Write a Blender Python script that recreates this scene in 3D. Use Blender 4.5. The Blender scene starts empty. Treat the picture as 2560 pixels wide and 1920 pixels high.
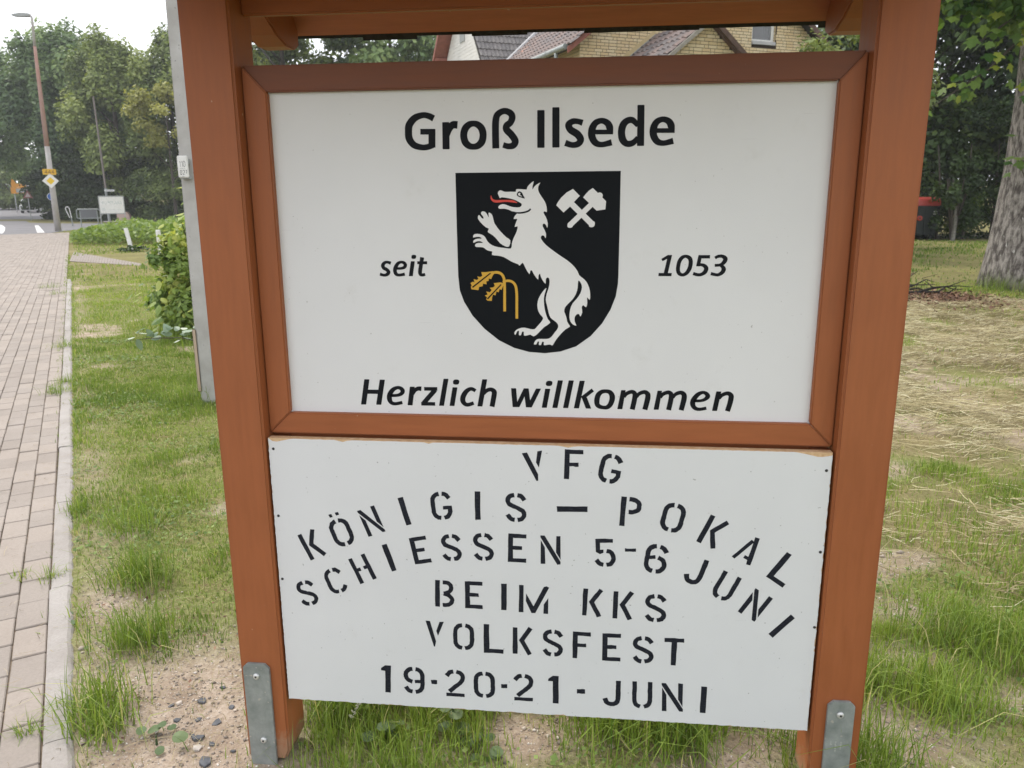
import bpy, bmesh, math, random
import numpy as np
from mathutils import Vector, Matrix
from mathutils.geometry import tessellate_polygon
scene = bpy.context.scene
C = scene.collection
R = math.radians

# ------------------------------------------------------------------ camera
CAM_F, CAM_PITCH, CAM_ROLL, CAM_YAW = 1947.84, -0.2325, -0.0062, 0.1064   # pixels at 2560 wide, radians
CAM = np.array([0.8911, -1.7031, 1.45])
def cam_axes():
    cy, sy = math.cos(CAM_YAW), math.sin(CAM_YAW); cp, sp = math.cos(CAM_PITCH), math.sin(CAM_PITCH)
    r = np.array([cy, sy, 0.0]); f = np.array([-sy*cp, cy*cp, sp]); u = np.cross(r, f)
    cr, sr = math.cos(CAM_ROLL), math.sin(CAM_ROLL)
    return cr*r + sr*u, -sr*r + cr*u, f
AX_R, AX_U, AX_F = cam_axes()
cd = bpy.data.cameras.new('camera'); cam = bpy.data.objects.new('camera', cd); C.objects.link(cam)
cd.sensor_width = 36.0; cd.sensor_fit = 'HORIZONTAL'; cd.lens = CAM_F/2560*36
cd.clip_start = 0.05; cd.clip_end = 2000
cam.matrix_world = Matrix(((AX_R[0], AX_U[0], -AX_F[0], CAM[0]), (AX_R[1], AX_U[1], -AX_F[1], CAM[1]), (AX_R[2], AX_U[2], -AX_F[2], CAM[2]), (0, 0, 0, 1)))
cd.dof.use_dof = True; cd.dof.focus_distance = 2.0; cd.dof.aperture_fstop = 10.0
scene.camera = cam
def project(P):
    """photo pixels (2560 x 1920) and depth of world points; used only to leave out what is far outside the view"""
    d = np.asarray(P, float).reshape(-1, 3) - CAM
    z = d @ AX_F; zz = np.where(np.abs(z) < 1e-6, 1e-6, z)
    return 1280 + CAM_F*(d @ AX_R)/zz, 960 - CAM_F*(d @ AX_U)/zz, z

# ------------------------------------------------------------------ light
SUN_EL, SUN_AZ = R(52), R(-50)          # azimuth measured from +Y towards +X: behind the sign, to the left
w = bpy.data.worlds.new('World'); scene.world = w; w.use_nodes = True
nt = w.node_tree; nt.nodes.clear()
out = nt.nodes.new('ShaderNodeOutputWorld'); bg = nt.nodes.new('ShaderNodeBackground')
sky = nt.nodes.new('ShaderNodeTexSky'); sky.sky_type = 'NISHITA'; sky.sun_disc = False
sky.sun_elevation = SUN_EL; sky.sun_rotation = SUN_AZ; sky.air_density = 1.0; sky.dust_density = 4.0; sky.ozone_density = 1.0
mixc = nt.nodes.new('ShaderNodeMix'); mixc.data_type = 'RGBA'; mixc.inputs[0].default_value = 0.72
mixc.inputs[7].default_value = (12.0, 12.25, 12.9, 1)        # the even white of a closed cloud cover
nt.links.new(sky.outputs[0], mixc.inputs[6]); nt.links.new(mixc.outputs[2], bg.inputs[0])
bg.inputs[1].default_value = 0.10
nt.links.new(bg.outputs[0], out.inputs[0])
sd = bpy.data.lights.new('sun', 'SUN'); sun = bpy.data.objects.new('sun', sd); C.objects.link(sun)
sd.energy = 1.5; sd.angle = R(14); sd.color = (1.0, 0.95, 0.87)
sdir = Vector((math.sin(SUN_AZ)*math.cos(SUN_EL), math.cos(SUN_AZ)*math.cos(SUN_EL), math.sin(SUN_EL)))
sun.rotation_euler = sdir.to_track_quat('Z', 'Y').to_euler(); sun.location = (-20, 20, 30)
vs = scene.view_settings; vs.view_transform = 'Standard'; vs.look = 'None'; vs.gamma = 1.0; vs.exposure = 0.73; vs.use_curve_mapping = False
scene.render.engine = 'CYCLES'
scene.cycles.use_denoising = True
scene.cycles.max_bounces = 6; scene.cycles.diffuse_bounces = 3; scene.cycles.transparent_max_bounces = 6; scene.cycles.volume_bounces = 0

# ------------------------------------------------------------------ materials
def new_mat(name):
    m = bpy.data.materials.new(name); m.use_nodes = True
    t = m.node_tree; t.nodes.clear()
    o = t.nodes.new('ShaderNodeOutputMaterial'); p = t.nodes.new('ShaderNodeBsdfPrincipled')
    t.links.new(p.outputs[0], o.inputs[0])
    return m, t, p, o
def coords(t, scale=(1, 1, 1), kind='Object'):
    tc = t.nodes.new('ShaderNodeTexCoord'); mp = t.nodes.new('ShaderNodeMapping'); mp.inputs[3].default_value = scale
    t.links.new(tc.outputs[kind], mp.inputs[0]); return mp.outputs[0]
def noise(t, vec, scale, detail=4, rough=0.6):
    n = t.nodes.new('ShaderNodeTexNoise'); n.inputs['Scale'].default_value = scale; n.inputs['Detail'].default_value = detail
    n.inputs['Roughness'].default_value = rough; t.links.new(vec, n.inputs['Vector']); return n.outputs[0]
def ramp(t, fac, stops):
    r = t.nodes.new('ShaderNodeValToRGB'); e = r.color_ramp.elements
    while len(e) < len(stops): e.new(0.5)
    for k, (pos, c) in enumerate(stops):
        e[k].position = pos; e[k].color = (c[0], c[1], c[2], 1) if not isinstance(c, (int, float)) else (c, c, c, 1)
    t.links.new(fac, r.inputs[0]); return r.outputs[0]
def mixrgb(t, fac, a, b, blend='MIX'):
    m = t.nodes.new('ShaderNodeMix'); m.data_type = 'RGBA'; m.blend_type = blend
    for sock, v in ((m.inputs[0], fac), (m.inputs[6], a), (m.inputs[7], b)):
        if isinstance(v, (int, float)): sock.default_value = v
        elif isinstance(v, tuple): sock.default_value = (v[0], v[1], v[2], 1)
        else: t.links.new(v, sock)
    return m.outputs[2]
def bump(t, p, height, strength=0.3, dist=0.01):
    b = t.nodes.new('ShaderNodeBump'); b.inputs['Strength'].default_value = strength; b.inputs['Distance'].default_value = dist
    t.links.new(height, b.inputs['Height']); t.links.new(b.outputs[0], p.inputs['Normal'])
def mat(name, col, rough=0.7, col2=None, scale=6.0, metal=0.0, bmp=0.0, bscale=60.0, kind='Object', stretch=(1, 1, 1), spec=0.4, specks=None, speck_scale=90, bdist=0.004, lo=0.35, hi=0.65):
    m, t, p, o = new_mat(name); v = coords(t, stretch, kind)
    c = (col[0], col[1], col[2], 1)
    p.inputs['Base Color'].default_value = c; p.inputs['Roughness'].default_value = rough; p.inputs['Metallic'].default_value = metal
    p.inputs['Specular IOR Level'].default_value = spec
    cs = None
    if col2 is not None:
        cs = ramp(t, noise(t, v, scale), [(lo, col), (hi, col2)])
    if specks is not None:
        s = ramp(t, noise(t, v, speck_scale, 1.5, 0.5), [(0.70, 0.0), (0.75, 1.0)])
        cs = mixrgb(t, s, cs if cs is not None else tuple(col), specks)
    if cs is not None: t.links.new(cs, p.inputs['Base Color'])
    if bmp > 0: bump(t, p, noise(t, v, bscale, 5, 0.65), bmp, bdist)
    return m
def leaf_mat(name, dark, light, tip=None, rough=0.55, trans=0.35, attr='shade'):
    """foliage: colour picked per leaf from the 'shade' attribute, part of the light passing through"""
    m, t, p, o = new_mat(name)
    a = t.nodes.new('ShaderNodeAttribute'); a.attribute_name = attr
    stops = [(0.0, dark), (0.8, light)] + ([(1.0, tip)] if tip else [])
    c = ramp(t, a.outputs['Fac'], stops)
    t.links.new(c, p.inputs['Base Color']); p.inputs['Roughness'].default_value = rough; p.inputs['Specular IOR Level'].default_value = 0.3
    tr = t.nodes.new('ShaderNodeBsdfTranslucent'); ms = t.nodes.new('ShaderNodeMixShader'); ms.inputs[0].default_value = trans
    t.links.new(mixrgb(t, 1.0, c, (1.0, 1.0, 0.55), 'MULTIPLY'), tr.inputs[0])
    t.links.new(p.outputs[0], ms.inputs[1]); t.links.new(tr.outputs[0], ms.inputs[2]); t.links.new(ms.outputs[0], o.inputs[0])
    return m

def wood_paint(name, col, stretch):
    m, t, p, o = new_mat(name); v = coords(t, stretch)
    n1 = noise(t, v, 9.0, 6, 0.65)
    c = ramp(t, n1, [(0.3, tuple(x*0.88 for x in col)), (0.55, col), (0.8, tuple(min(1, x*1.10) for x in col))])
    v2 = coords(t, (1, 1, 1))
    n2 = noise(t, v2, 2.2, 3, 0.5)
    c = mixrgb(t, ramp(t, n2, [(0.45, 0.0), (0.75, 0.30)]), c, (col[0]*0.72, col[1]*0.62, col[2]*0.6))
    fl = ramp(t, noise(t, v2, 55, 1.0, 0.4), [(0.80, 0.0), (0.83, 0.7)])
    c = mixrgb(t, fl, c, (0.55, 0.42, 0.30))
    sx = t.nodes.new('ShaderNodeSeparateXYZ'); t.links.new(v2, sx.inputs[0])            # soil splashed up on the foot of the posts
    mm = t.nodes.new('ShaderNodeMath'); mm.operation = 'MULTIPLY_ADD'; mm.inputs[1].default_value = -5.0; mm.inputs[2].default_value = 0.72; t.links.new(sx.outputs[2], mm.inputs[0])
    ad = t.nodes.new('ShaderNodeMath'); ad.operation = 'ADD'; t.links.new(mm.outputs[0], ad.inputs[0]); t.links.new(noise(t, v2, 38, 5, 0.7), ad.inputs[1])
    c = mixrgb(t, ramp(t, ad.outputs[0], [(0.72, 0.0), (1.0, 0.55)]), c, (0.36, 0.25, 0.165))
    t.links.new(c, p.inputs['Base Color'])
    rr = ramp(t, n1, [(0.2, 0.42), (0.8, 0.60)]); t.links.new(rr, p.inputs['Roughness'])
    p.inputs['Specular IOR Level'].default_value = 0.35
    bump(t, p, noise(t, coords(t, tuple(s*1.0 for s in stretch)), 45, 4, 0.6), 0.10, 0.002)
    return m
ORANGE = (0.315, 0.100, 0.034)
M_POST = wood_paint('painted_wood_upright', ORANGE, (7, 7, 0.7))
M_DARKRAIL = wood_paint('painted_wood_top_rail', (0.175, 0.058, 0.026), (0.7, 7, 7))  # top frame rail, a darker brown than the other frame pieces
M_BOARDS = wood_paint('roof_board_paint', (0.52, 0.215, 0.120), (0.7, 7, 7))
M_RAIL = wood_paint('painted_wood_level', ORANGE, (0.7, 7, 7))
def panel_mat(name, col, dirt, thr):
    m, t, p, o = new_mat(name); v = coords(t)
    c = ramp(t, noise(t, v, 3.0, 4, 0.6), [(0.3, tuple(x*0.95 for x in col)), (0.7, col)])
    sp = ramp(t, noise(t, v, 170, 1.0, 0.3), [(thr, 0.0), (thr+0.03, 0.75)])
    c = mixrgb(t, sp, c, dirt)
    sm = ramp(t, noise(t, v, 14, 6, 0.75), [(0.60, 0.0), (0.80, 0.22)])
    c = mixrgb(t, sm, c, (0.46, 0.44, 0.40))
    scr = ramp(t, noise(t, coords(t, (1, 1, 40)), 7, 2, 0.5), [(0.755, 0.0), (0.77, 0.35)])
    c = mixrgb(t, scr, c, (0.42, 0.42, 0.42))
    t.links.new(c, p.inputs['Base Color']); p.inputs['Roughness'].default_value = 0.42; p.inputs['Specular IOR Level'].default_value = 0.4
    return m
M_PANEL = panel_mat('white_panel', (0.695, 0.692, 0.69), (0.30, 0.28, 0.26), 0.815)
M_LAMINATE = panel_mat('white_laminate', (0.665, 0.668, 0.672), (0.22, 0.21, 0.20), 0.80)
M_CHIP = mat('chipboard', (0.52, 0.33, 0.17), 0.9, (0.66, 0.47, 0.28), 70, bmp=0.5, bscale=200)
M_PRINT = mat('black_print', (0.007, 0.008, 0.010), 0.6, (0.010, 0.011, 0.014), 8, spec=0.12)
def marker_mat():
    m, t, p, o = new_mat('black_marker'); v = coords(t, (9, 1, 60))
    n = noise(t, v, 9, 4, 0.7)
    c = ramp(t, n, [(0.40, (0.008, 0.009, 0.013)), (0.60, (0.020, 0.022, 0.032)), (0.78, (0.075, 0.082, 0.105))])
    t.links.new(c, p.inputs['Base Color']); p.inputs['Roughness'].default_value = 0.6; p.inputs['Specular IOR Level'].default_value = 0.15; return m
M_MARKER = marker_mat()
M_SHIELD = mat('shield_black', (0.005, 0.0065, 0.0085), 0.6, (0.0065, 0.008, 0.010), 5, spec=0.12)
M_WOLF = mat('emblem_white', (0.72, 0.71, 0.70), 0.42)
M_RED = mat('emblem_red', (0.62, 0.06, 0.04), 0.5)
M_GOLD = mat('emblem_gold', (0.60, 0.34, 0.035), 0.5)
M_GALV = mat('galvanised_steel', (0.20, 0.225, 0.215), 0.5, (0.34, 0.36, 0.35), 26, metal=0.3, bmp=0.08, bscale=140, specks=(0.42, 0.40, 0.36), speck_scale=70, lo=0.3, hi=0.7)
M_BOLT = mat('zinc_bolt', (0.62, 0.62, 0.60), 0.35, metal=0.5)
M_DARKMETAL = mat('dark_metal', (0.03, 0.03, 0.03), 0.5)
M_BITUMEN = mat('bitumen_shingle', (0.020, 0.022, 0.022), 0.95, (0.035, 0.037, 0.038), 60, bmp=0.5, bscale=300)
M_GREYPLASTIC = mat('grey_steel', (0.30, 0.31, 0.30), 0.55, (0.36, 0.37, 0.36), 9)
M_WHITE = mat('white_paint', (0.76, 0.75, 0.72), 0.6, (0.66, 0.65, 0.61), 12)
M_CONCRETE = mat('pole_concrete', (0.36, 0.345, 0.32), 0.9, (0.46, 0.45, 0.425), 5, bmp=0.35, bscale=90, specks=(0.22, 0.21, 0.20), speck_scale=40)
M_BEIGE = mat('beige_cover', (0.44, 0.34, 0.25), 0.7)
def paver_mat(name, a, b):
    m, t, p, o = new_mat(name); v = coords(t, (1, 1, 1), 'Generated'); 
    tc = t.nodes.new('ShaderNodeNewGeometry')
    n1 = noise(t, tc.outputs['Position'], 2.3, 4, 0.6); n2 = noise(t, tc.outputs['Position'], 120, 3, 0.6)
    oi = t.nodes.new('ShaderNodeAttribute'); oi.attribute_name = 'shade'
    c = ramp(t, n1, [(0.3, a), (0.7, b)])
    c = mixrgb(t, ramp(t, n2, [(0.35, 0.0), (0.75, 0.30)]), c, tuple(x*0.6 for x in a))
    st = ramp(t, noise(t, tc.outputs['Position'], 9, 5, 0.7), [(0.58, 0.0), (0.8, 0.35)])
    c = mixrgb(t, st, c, (0.20, 0.17, 0.13))
    t.links.new(c, p.inputs['Base Color']); p.inputs['Roughness'].default_value = 0.9; p.inputs['Specular IOR Level'].default_value = 0.25
    bump(t, p, n2, 0.35, 0.003); return m
M_PAVER = [paver_mat('paver_concrete_%s' % k, a, b) for k, a, b in (('warm', (0.280, 0.242, 0.209), (0.328, 0.287, 0.251)), ('pale', (0.312, 0.267, 0.228), (0.358, 0.310, 0.268)), ('grey', (0.268, 0.230, 0.197), (0.318, 0.277, 0.241)))]
M_KERB = paver_mat('kerb_concrete', (0.285, 0.256, 0.230), (0.40, 0.372, 0.345))
M_JOINT = mat('joint_sand', (0.13, 0.10, 0.07), 1.0, (0.22, 0.17, 0.12), 30)
M_ASPHALT = mat('asphalt', (0.135, 0.13, 0.135), 0.9, (0.175, 0.168, 0.17), 0.6, bmp=0.3, bscale=200)
M_FARPAVE = mat('far_paving', (0.46, 0.40, 0.38), 0.9, (0.52, 0.46, 0.43), 2)
M_MARK = mat('road_paint', (0.68, 0.67, 0.64), 0.8, (0.58, 0.57, 0.54), 3)
M_BARK = mat('bark', (0.085, 0.072, 0.064), 0.95, (0.34, 0.31, 0.28), 15, bmp=1.0, bscale=30, stretch=(1, 1, 0.40), bdist=0.06, specks=(0.46, 0.44, 0.41), speck_scale=17, lo=0.40, hi=0.60)
M_TWIG = mat('twig_bark', (0.05, 0.04, 0.032), 0.95, (0.09, 0.075, 0.06), 30)
M_DARKWOOD = mat('dark_branch', (0.025, 0.021, 0.018), 0.95)
# ------------------------------------------------------------------ building helpers
def link(name, me, m=None, parent=None, loc=None, rot=None, scale=None):
    o = bpy.data.objects.new(name, me); C.objects.link(o)
    if m is not None and len(me.materials) == 0: me.materials.append(m)
    if parent is not None: o.parent = parent
    if loc is not None: o.location = loc
    if rot is not None: o.rotation_euler = rot
    if scale is not None: o.scale = scale
    return o
def tag(o, label=None, cat=None, group=None, kind=None):
    if label: o['label'] = label
    if cat: o['category'] = cat
    if group: o['group'] = group
    if kind: o['kind'] = kind
    return o
def thing(name, label, cat, loc=(0, 0, 0), rotz=0.0, group=None):
    o = bpy.data.objects.new(name, None); C.objects.link(o); o.empty_display_size = 0.1
    o.location = loc; o.rotation_euler = (0, 0, rotz)
    return tag(o, label, cat, group)
class MB:
    """collects simple shapes into one mesh"""
    def __init__(s): s.v = []; s.f = []
    def add(s, vs, fs):
        n = len(s.v); s.v += [tuple(v) for v in vs]; s.f += [tuple(i+n for i in f) for f in fs]
    def box(s, a, b):
        x0, y0, z0 = a; x1, y1, z1 = b
        s.add([(x0,y0,z0),(x1,y0,z0),(x1,y1,z0),(x0,y1,z0),(x0,y0,z1),(x1,y0,z1),(x1,y1,z1),(x0,y1,z1)],
              [(0,3,2,1),(4,5,6,7),(0,1,5,4),(1,2,6,5),(2,3,7,6),(3,0,4,7)])
    def tube(s, pts, rad, seg=8, caps=True):
        pts = [Vector(p) for p in pts]; n = len(pts)
        rads = rad if isinstance(rad, (list, tuple)) else [rad]*n
        rings = []; prev = None
        for i, p in enumerate(pts):
            d = (pts[min(i+1, n-1)] - pts[max(i-1, 0)])
            d = d.normalized() if d.length > 1e-9 else Vector((0, 0, 1))
            if prev is None:
                a = d.cross(Vector((0, 0, 1)) if abs(d.z) < 0.9 else Vector((1, 0, 0))).normalized()
            else:
                a = (prev - d*prev.dot(d)).normalized()
            prev = a; b = d.cross(a)
            rings.append([p + (a*math.cos(2*math.pi*k/seg) + b*math.sin(2*math.pi*k/seg))*rads[i] for k in range(seg)])
        vs = [v for r in rings for v in r]; fs = []
        for i in range(n-1):
            for k in range(seg):
                fs.append((i*seg+k, i*seg+(k+1) % seg, (i+1)*seg+(k+1) % seg, (i+1)*seg+k))
        if caps: fs += [tuple(range(seg))[::-1], tuple((n-1)*seg+k for k in range(seg))]
        s.add(vs, fs)
    def prism(s, poly, axis, a, b):
        """polygon in the plane across 'axis', extruded from a to b; faces tessellated so the outline may be concave"""
        def p3(q, t):
            if axis == 'x': return (t, q[0], q[1])
            if axis == 'y': return (q[0], t, q[1])
            return (q[0], q[1], t)
        n = len(poly); vs = [p3(q, a) for q in poly] + [p3(q, b) for q in poly]
        tri = tessellate_polygon([[Vector((q[0], q[1], 0)) for q in poly]])
        fs = [tuple(t) for t in tri] + [tuple(i+n for i in reversed(t)) for t in tri]
        fs += [(i, (i+1) % n, (i+1) % n + n, i+n) for i in range(n)]
        s.add(vs, fs)
    def lathe(s, prof, seg=16, c=(0, 0, 0), axis='z'):
        vs = []; fs = []; n = len(prof)
        for (r, h) in prof:
            for k in range(seg):
                t = 2*math.pi*k/seg
                if axis == 'z': vs.append((c[0]+r*math.cos(t), c[1]+r*math.sin(t), c[2]+h))
                elif axis == 'y': vs.append((c[0]+r*math.cos(t), c[1]+h, c[2]+r*math.sin(t)))
                else: vs.append((c[0]+h, c[1]+r*math.cos(t), c[2]+r*math.sin(t)))
        for i in range(n-1):
            for k in range(seg):
                fs.append((i*seg+k, i*seg+(k+1) % seg, (i+1)*seg+(k+1) % seg, (i+1)*seg+k))
        fs += [tuple(range(seg))[::-1], tuple((n-1)*seg+k for k in range(seg))]
        s.add(vs, fs)
    def mesh(s, name, bevel=0.0, seg=2, smooth=False):
        me = bpy.data.meshes.new(name); me.from_pydata(s.v, [], s.f)
        bm = bmesh.new(); bm.from_mesh(me)
        bmesh.ops.recalc_face_normals(bm, faces=bm.faces)
        if bevel > 0:
            es = [e for e in bm.edges if len(e.link_faces) == 2 and e.calc_face_angle(0) > 0.5]
            bmesh.ops.bevel(bm, geom=es, offset=bevel, segments=seg, affect='EDGES', clamp_overlap=True)
        bm.to_mesh(me); bm.free()
        if smooth: me.polygons.foreach_set('use_smooth', [True]*len(me.polygons))
        me.update(); return me
    def build(s, name, m, parent=None, bevel=0.0, seg=2, smooth=False, **k):
        return link(name, s.mesh(name, bevel, seg, smooth), m, parent, **k)
def np_mesh(name, V, F, m, parent=None, shade=None, smooth=False):
    """large mesh from arrays: V (n,3), F (k,3) or (k,4)"""
    me = bpy.data.meshes.new(name); V = np.asarray(V, np.float32); F = np.asarray(F, np.int32); k = F.shape[1]
    me.vertices.add(len(V)); me.vertices.foreach_set('co', V.ravel())
    me.loops.add(F.size); me.loops.foreach_set('vertex_index', F.ravel())
    me.polygons.add(len(F)); me.polygons.foreach_set('loop_start', np.arange(0, F.size, k, dtype=np.int32))
    if shade is not None:
        a = me.attributes.new('shade', 'FLOAT', 'POINT'); a.data.foreach_set('value', np.asarray(shade, np.float32))
    if smooth: me.polygons.foreach_set('use_smooth', np.ones(len(F), bool))
    me.update(calc_edges=True); me.validate()
    return link(name, me, m, parent)

# value noise on the ground plane
_rng = np.random.default_rng(7); _lat = _rng.random((256, 256))
def vnoise(x, y, s):
    x = np.asarray(x, float)/s + 1000.0; y = np.asarray(y, float)/s + 1000.0
    xi = np.floor(x).astype(int); yi = np.floor(y).astype(int); fx = x-xi; fy = y-yi
    fx = fx*fx*(3-2*fx); fy = fy*fy*(3-2*fy)
    g = lambda i, j: _lat[i % 256, j % 256]
    return (g(xi, yi)*(1-fx)*(1-fy) + g(xi+1, yi)*fx*(1-fy) + g(xi, yi+1)*(1-fx)*fy + g(xi+1, yi+1)*fx*fy)
def fbm(x, y, s): return 0.55*vnoise(x, y, s) + 0.30*vnoise(x+31.7, y-12.3, s/2.1) + 0.15*vnoise(x-7.1, y+55.1, s/4.3)
def smooth01(a, b, x): 
    t = np.clip((np.asarray(x, float)-a)/(b-a), 0, 1); return t*t*(3-2*t)
# pavement frame: s along the path, t to its left
PO = np.array([-0.537, -0.079]); PD = np.array([-0.5718, 0.8204]); PN = np.array([-0.8204, -0.5718])
def st(x, y): dx = np.asarray(x)-PO[0]; dy = np.asarray(y)-PO[1]; return dx*PD[0]+dy*PD[1], dx*PN[0]+dy*PN[1]
def xy(s, t): return (PO[0]+s*PD[0]+t*PN[0], PO[1]+s*PD[1]+t*PN[1])
PATH_END = 42.5
def gz(x, y):
    x = np.asarray(x, float); y = np.asarray(y, float)
    s, t = st(x, y)
    h = 0.02*np.maximum(0, y-62)
    b = (fbm(x, y, 0.9)-0.5)*0.045 + (fbm(x+9, y, 0.22)-0.5)*0.018
    near = 1-smooth01(14, 26, y)
    k = smooth01(-0.08, -0.35, t)                       # flat and slightly low along the kerb
    b = b*near*k + 0.008*(1-k)*np.where((t > -0.35) & (t < -0.05), 1, 0) - 0.010*(t >= -0.05)
    post = np.exp(-(((x-0.06)**2+(y-0.05)**2)/0.05)) + np.exp(-(((x-1.49)**2+(y-0.05)**2)/0.05))
    return h + b*(1-np.minimum(1, post)) 
def sand_mask(x, y):
    """1 where the soil lies bare"""
    x = np.asarray(x, float); y = np.asarray(y, float)
    g = lambda cx, cy, rx, ry: np.exp(-(((x-cx)/rx)**2+((y-cy)/ry)**2))
    m = 1.25*g(-0.30, 0.22, 0.40, 0.36) + 0.9*g(0.02, -0.05, 0.35, 0.12) + 0.95*g(0.70, 0.14, 0.10, 0.10) + 0.6*g(0.50, 0.08, 0.12, 0.05) + 0.7*g(1.30, 0.10, 0.09, 0.07) + 0.8*g(1.9, 0.66, 0.30, 0.11) + 0.8*g(2.05, 0.97, 0.16, 0.10) + 0.9*g(1.75, 0.24, 0.25, 0.10)
    m = m + 0.8*g(2.25, 0.45, 0.3, 0.06) + 0.7*g(-0.86, 0.75, 0.14, 0.14)
    n = fbm(x+3, y+8, 0.55)
    s, t = st(x, y)
    m = m + 0.75*smooth01(0.60, 0.74, n)*(1-smooth01(9, 14, y)) + 0.35*np.exp(-((t+0.17)/0.10)**2)*fbm(x, y, 0.4)*2*(t < -0.08)
    return np.clip(m, 0, 1)
def hay_mask(x, y):
    x = np.asarray(x, float); y = np.asarray(y, float)
    a = smooth01(1.0, 1.6, y + 0.25*(fbm(x, y, 0.8)-0.5))*(1-smooth01(9.0, 11.0, y))*smooth01(1.75, 2.3, x)
    return a*smooth01(0.34, 0.60, fbm(x+40, y, 0.8)+0.10)
def in_view(P, pad=260):
    px, py, z = project(P); return (z > 0.2) & (px > -pad) & (px < 2560+pad) & (py > -pad) & (py < 1920+pad)
rng = np.random.default_rng(11)

# ------------------------------------------------------------------ ground
def axis_pts(lo, hi, step, far):
    mid = list(np.arange(lo, hi+1e-6, step)); a, b = [], []; s = step
    x = hi
    while x < far: s *= 1.22; x += s; b.append(x)
    s = step; x = lo
    while x > -far: s *= 1.22; x -= s; a.append(x)
    return np.array(a[::-1]+mid+b)
def ground_mat():
    m, t, p, o = new_mat('soil_and_turf')
    g = t.nodes.new('ShaderNodeNewGeometry'); P = g.outputs['Position']
    def at(n): a = t.nodes.new('ShaderNodeAttribute'); a.attribute_name = n; return a.outputs['Fac']
    n_f = noise(t, P, 60, 6, 0.7); n_m = noise(t, P, 7, 5, 0.65); n_c = noise(t, P, 320, 2, 0.5)
    soil = ramp(t, n_f, [(0.25, (0.25, 0.185, 0.135)), (0.5, (0.44, 0.355, 0.275)), (0.75, (0.57, 0.485, 0.40))])
    soil = mixrgb(t, ramp(t, n_m, [(0.40, 0.0), (0.66, 0.75)]), soil, (0.25, 0.185, 0.13))
    soil = mixrgb(t, ramp(t, n_c, [(0.66, 0.0), (0.72, 0.7)]), soil, (0.58, 0.50, 0.42))
    turf = ramp(t, n_f, [(0.25, (0.085, 0.092, 0.030)), (0.5, (0.185, 0.215, 0.060)), (0.75, (0.34, 0.345, 0.125))])
    turf = mixrgb(t, ramp(t, n_c, [(0.52, 0.0), (0.62, 0.7)]), turf, (0.09, 0.065, 0.035)); turf = mixrgb(t, ramp(t, noise(t, P, 140, 3, 0.6), [(0.62, 0.0), (0.70, 0.6)]), turf, (0.42, 0.38, 0.21))
    turf = mixrgb(t, ramp(t, n_m, [(0.48, 0.0), (0.70, 0.55)]), turf, (0.24, 0.165, 0.10))
    lawn = ramp(t, noise(t, P, 0.8, 5, 0.7), [(0.3, (0.15, 0.145, 0.05)), (0.7, (0.25, 0.235, 0.085))])
    hay = ramp(t, n_f, [(0.25, (0.10, 0.070, 0.038)), (0.45, (0.235, 0.18, 0.095)), (0.75, (0.43, 0.36, 0.205))])
    n_h = noise(t, P, 1.1, 5, 0.7)
    lawn = mixrgb(t, ramp(t, n_m, [(0.42, 0.0), (0.68, 0.8)]), lawn, (0.15, 0.11, 0.065))  # brown soil patches, which also put the right lawn's tree shade into colour
    hay = mixrgb(t, ramp(t, n_h, [(0.42, 0.0), (0.56, 0.75)]), hay, (0.13, 0.125, 0.05)); hay = mixrgb(t, ramp(t, noise(t, P, 2.6, 4, 0.7), [(0.52, 0.0), (0.66, 0.8)]), hay, (0.12, 0.085, 0.05))
    c = mixrgb(t, at('lawn'), turf, lawn); c = mixrgb(t, at('hay'), c, hay); c = mixrgb(t, at('sand'), c, soil)
    t.links.new(c, p.inputs['Base Color']); p.inputs['Roughness'].default_value = 1.0; p.inputs['Specular IOR Level'].default_value = 0.1
    bump(t, p, n_f, 0.8, 0.012); return m
xs = axis_pts(-8.0, 9.0, 0.065, 420); ys = axis_pts(-1.6, 12.4, 0.065, 420)
GX, GY = np.meshgrid(xs, ys, indexing='ij'); gx, gy = GX.ravel(), GY.ravel(); gh = gz(gx, gy)
idx = np.arange(len(xs)*len(ys)).reshape(len(xs), len(ys))
F = np.stack([idx[:-1, :-1], idx[1:, :-1], idx[1:, 1:], idx[:-1, 1:]], -1).reshape(-1, 4)
ground = np_mesh('ground', np.stack([gx, gy, gh], 1), F, ground_mat(), smooth=True)
for nm, val in (('sand', sand_mask(gx, gy)), ('hay', hay_mask(gx, gy)*0.85), ('lawn', smooth01(7, 14, gy))):
    a = ground.data.attributes.new(nm, 'FLOAT', 'POINT'); a.data.foreach_set('value', val.astype(np.float32))
tag(ground, 'sandy and grassy verge around the sign', 'ground', kind='structure')

# ------------------------------------------------------------------ pavement: each paver its own block
sw = MB(); 
q = [xy(-4, -0.002), xy(PATH_END, -0.002), xy(PATH_END-1.4, 3.2), xy(-4, 3.2)]
sw.add([(a, b, 0.002) for a, b in q] + [(a, b, -0.05) for a, b in q], [(0, 1, 2, 3), (0, 4, 5, 1), (1, 5, 6, 2), (2, 6, 7, 3), (3, 7, 4, 0)])
sidewalk = sw.build('sidewalk', M_JOINT); tag(sidewalk, 'footpath of pale concrete pavers along the left edge', 'pavement', kind='structure')
PW, PL, JT = 0.100, 0.200, 0.0045
def paver_mesh(name, l, wd, m):
    b = MB(); b.box((0, 0, -0.05), (l, wd, 0.012)); me = b.mesh(name, 0.0035, 1); me.materials.append(m)
    return me
rnd = random.Random(5)
pav_meshes = [paver_mesh('paver', PL-JT, PW-JT, m) for m in M_PAVER]
cells = []
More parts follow.
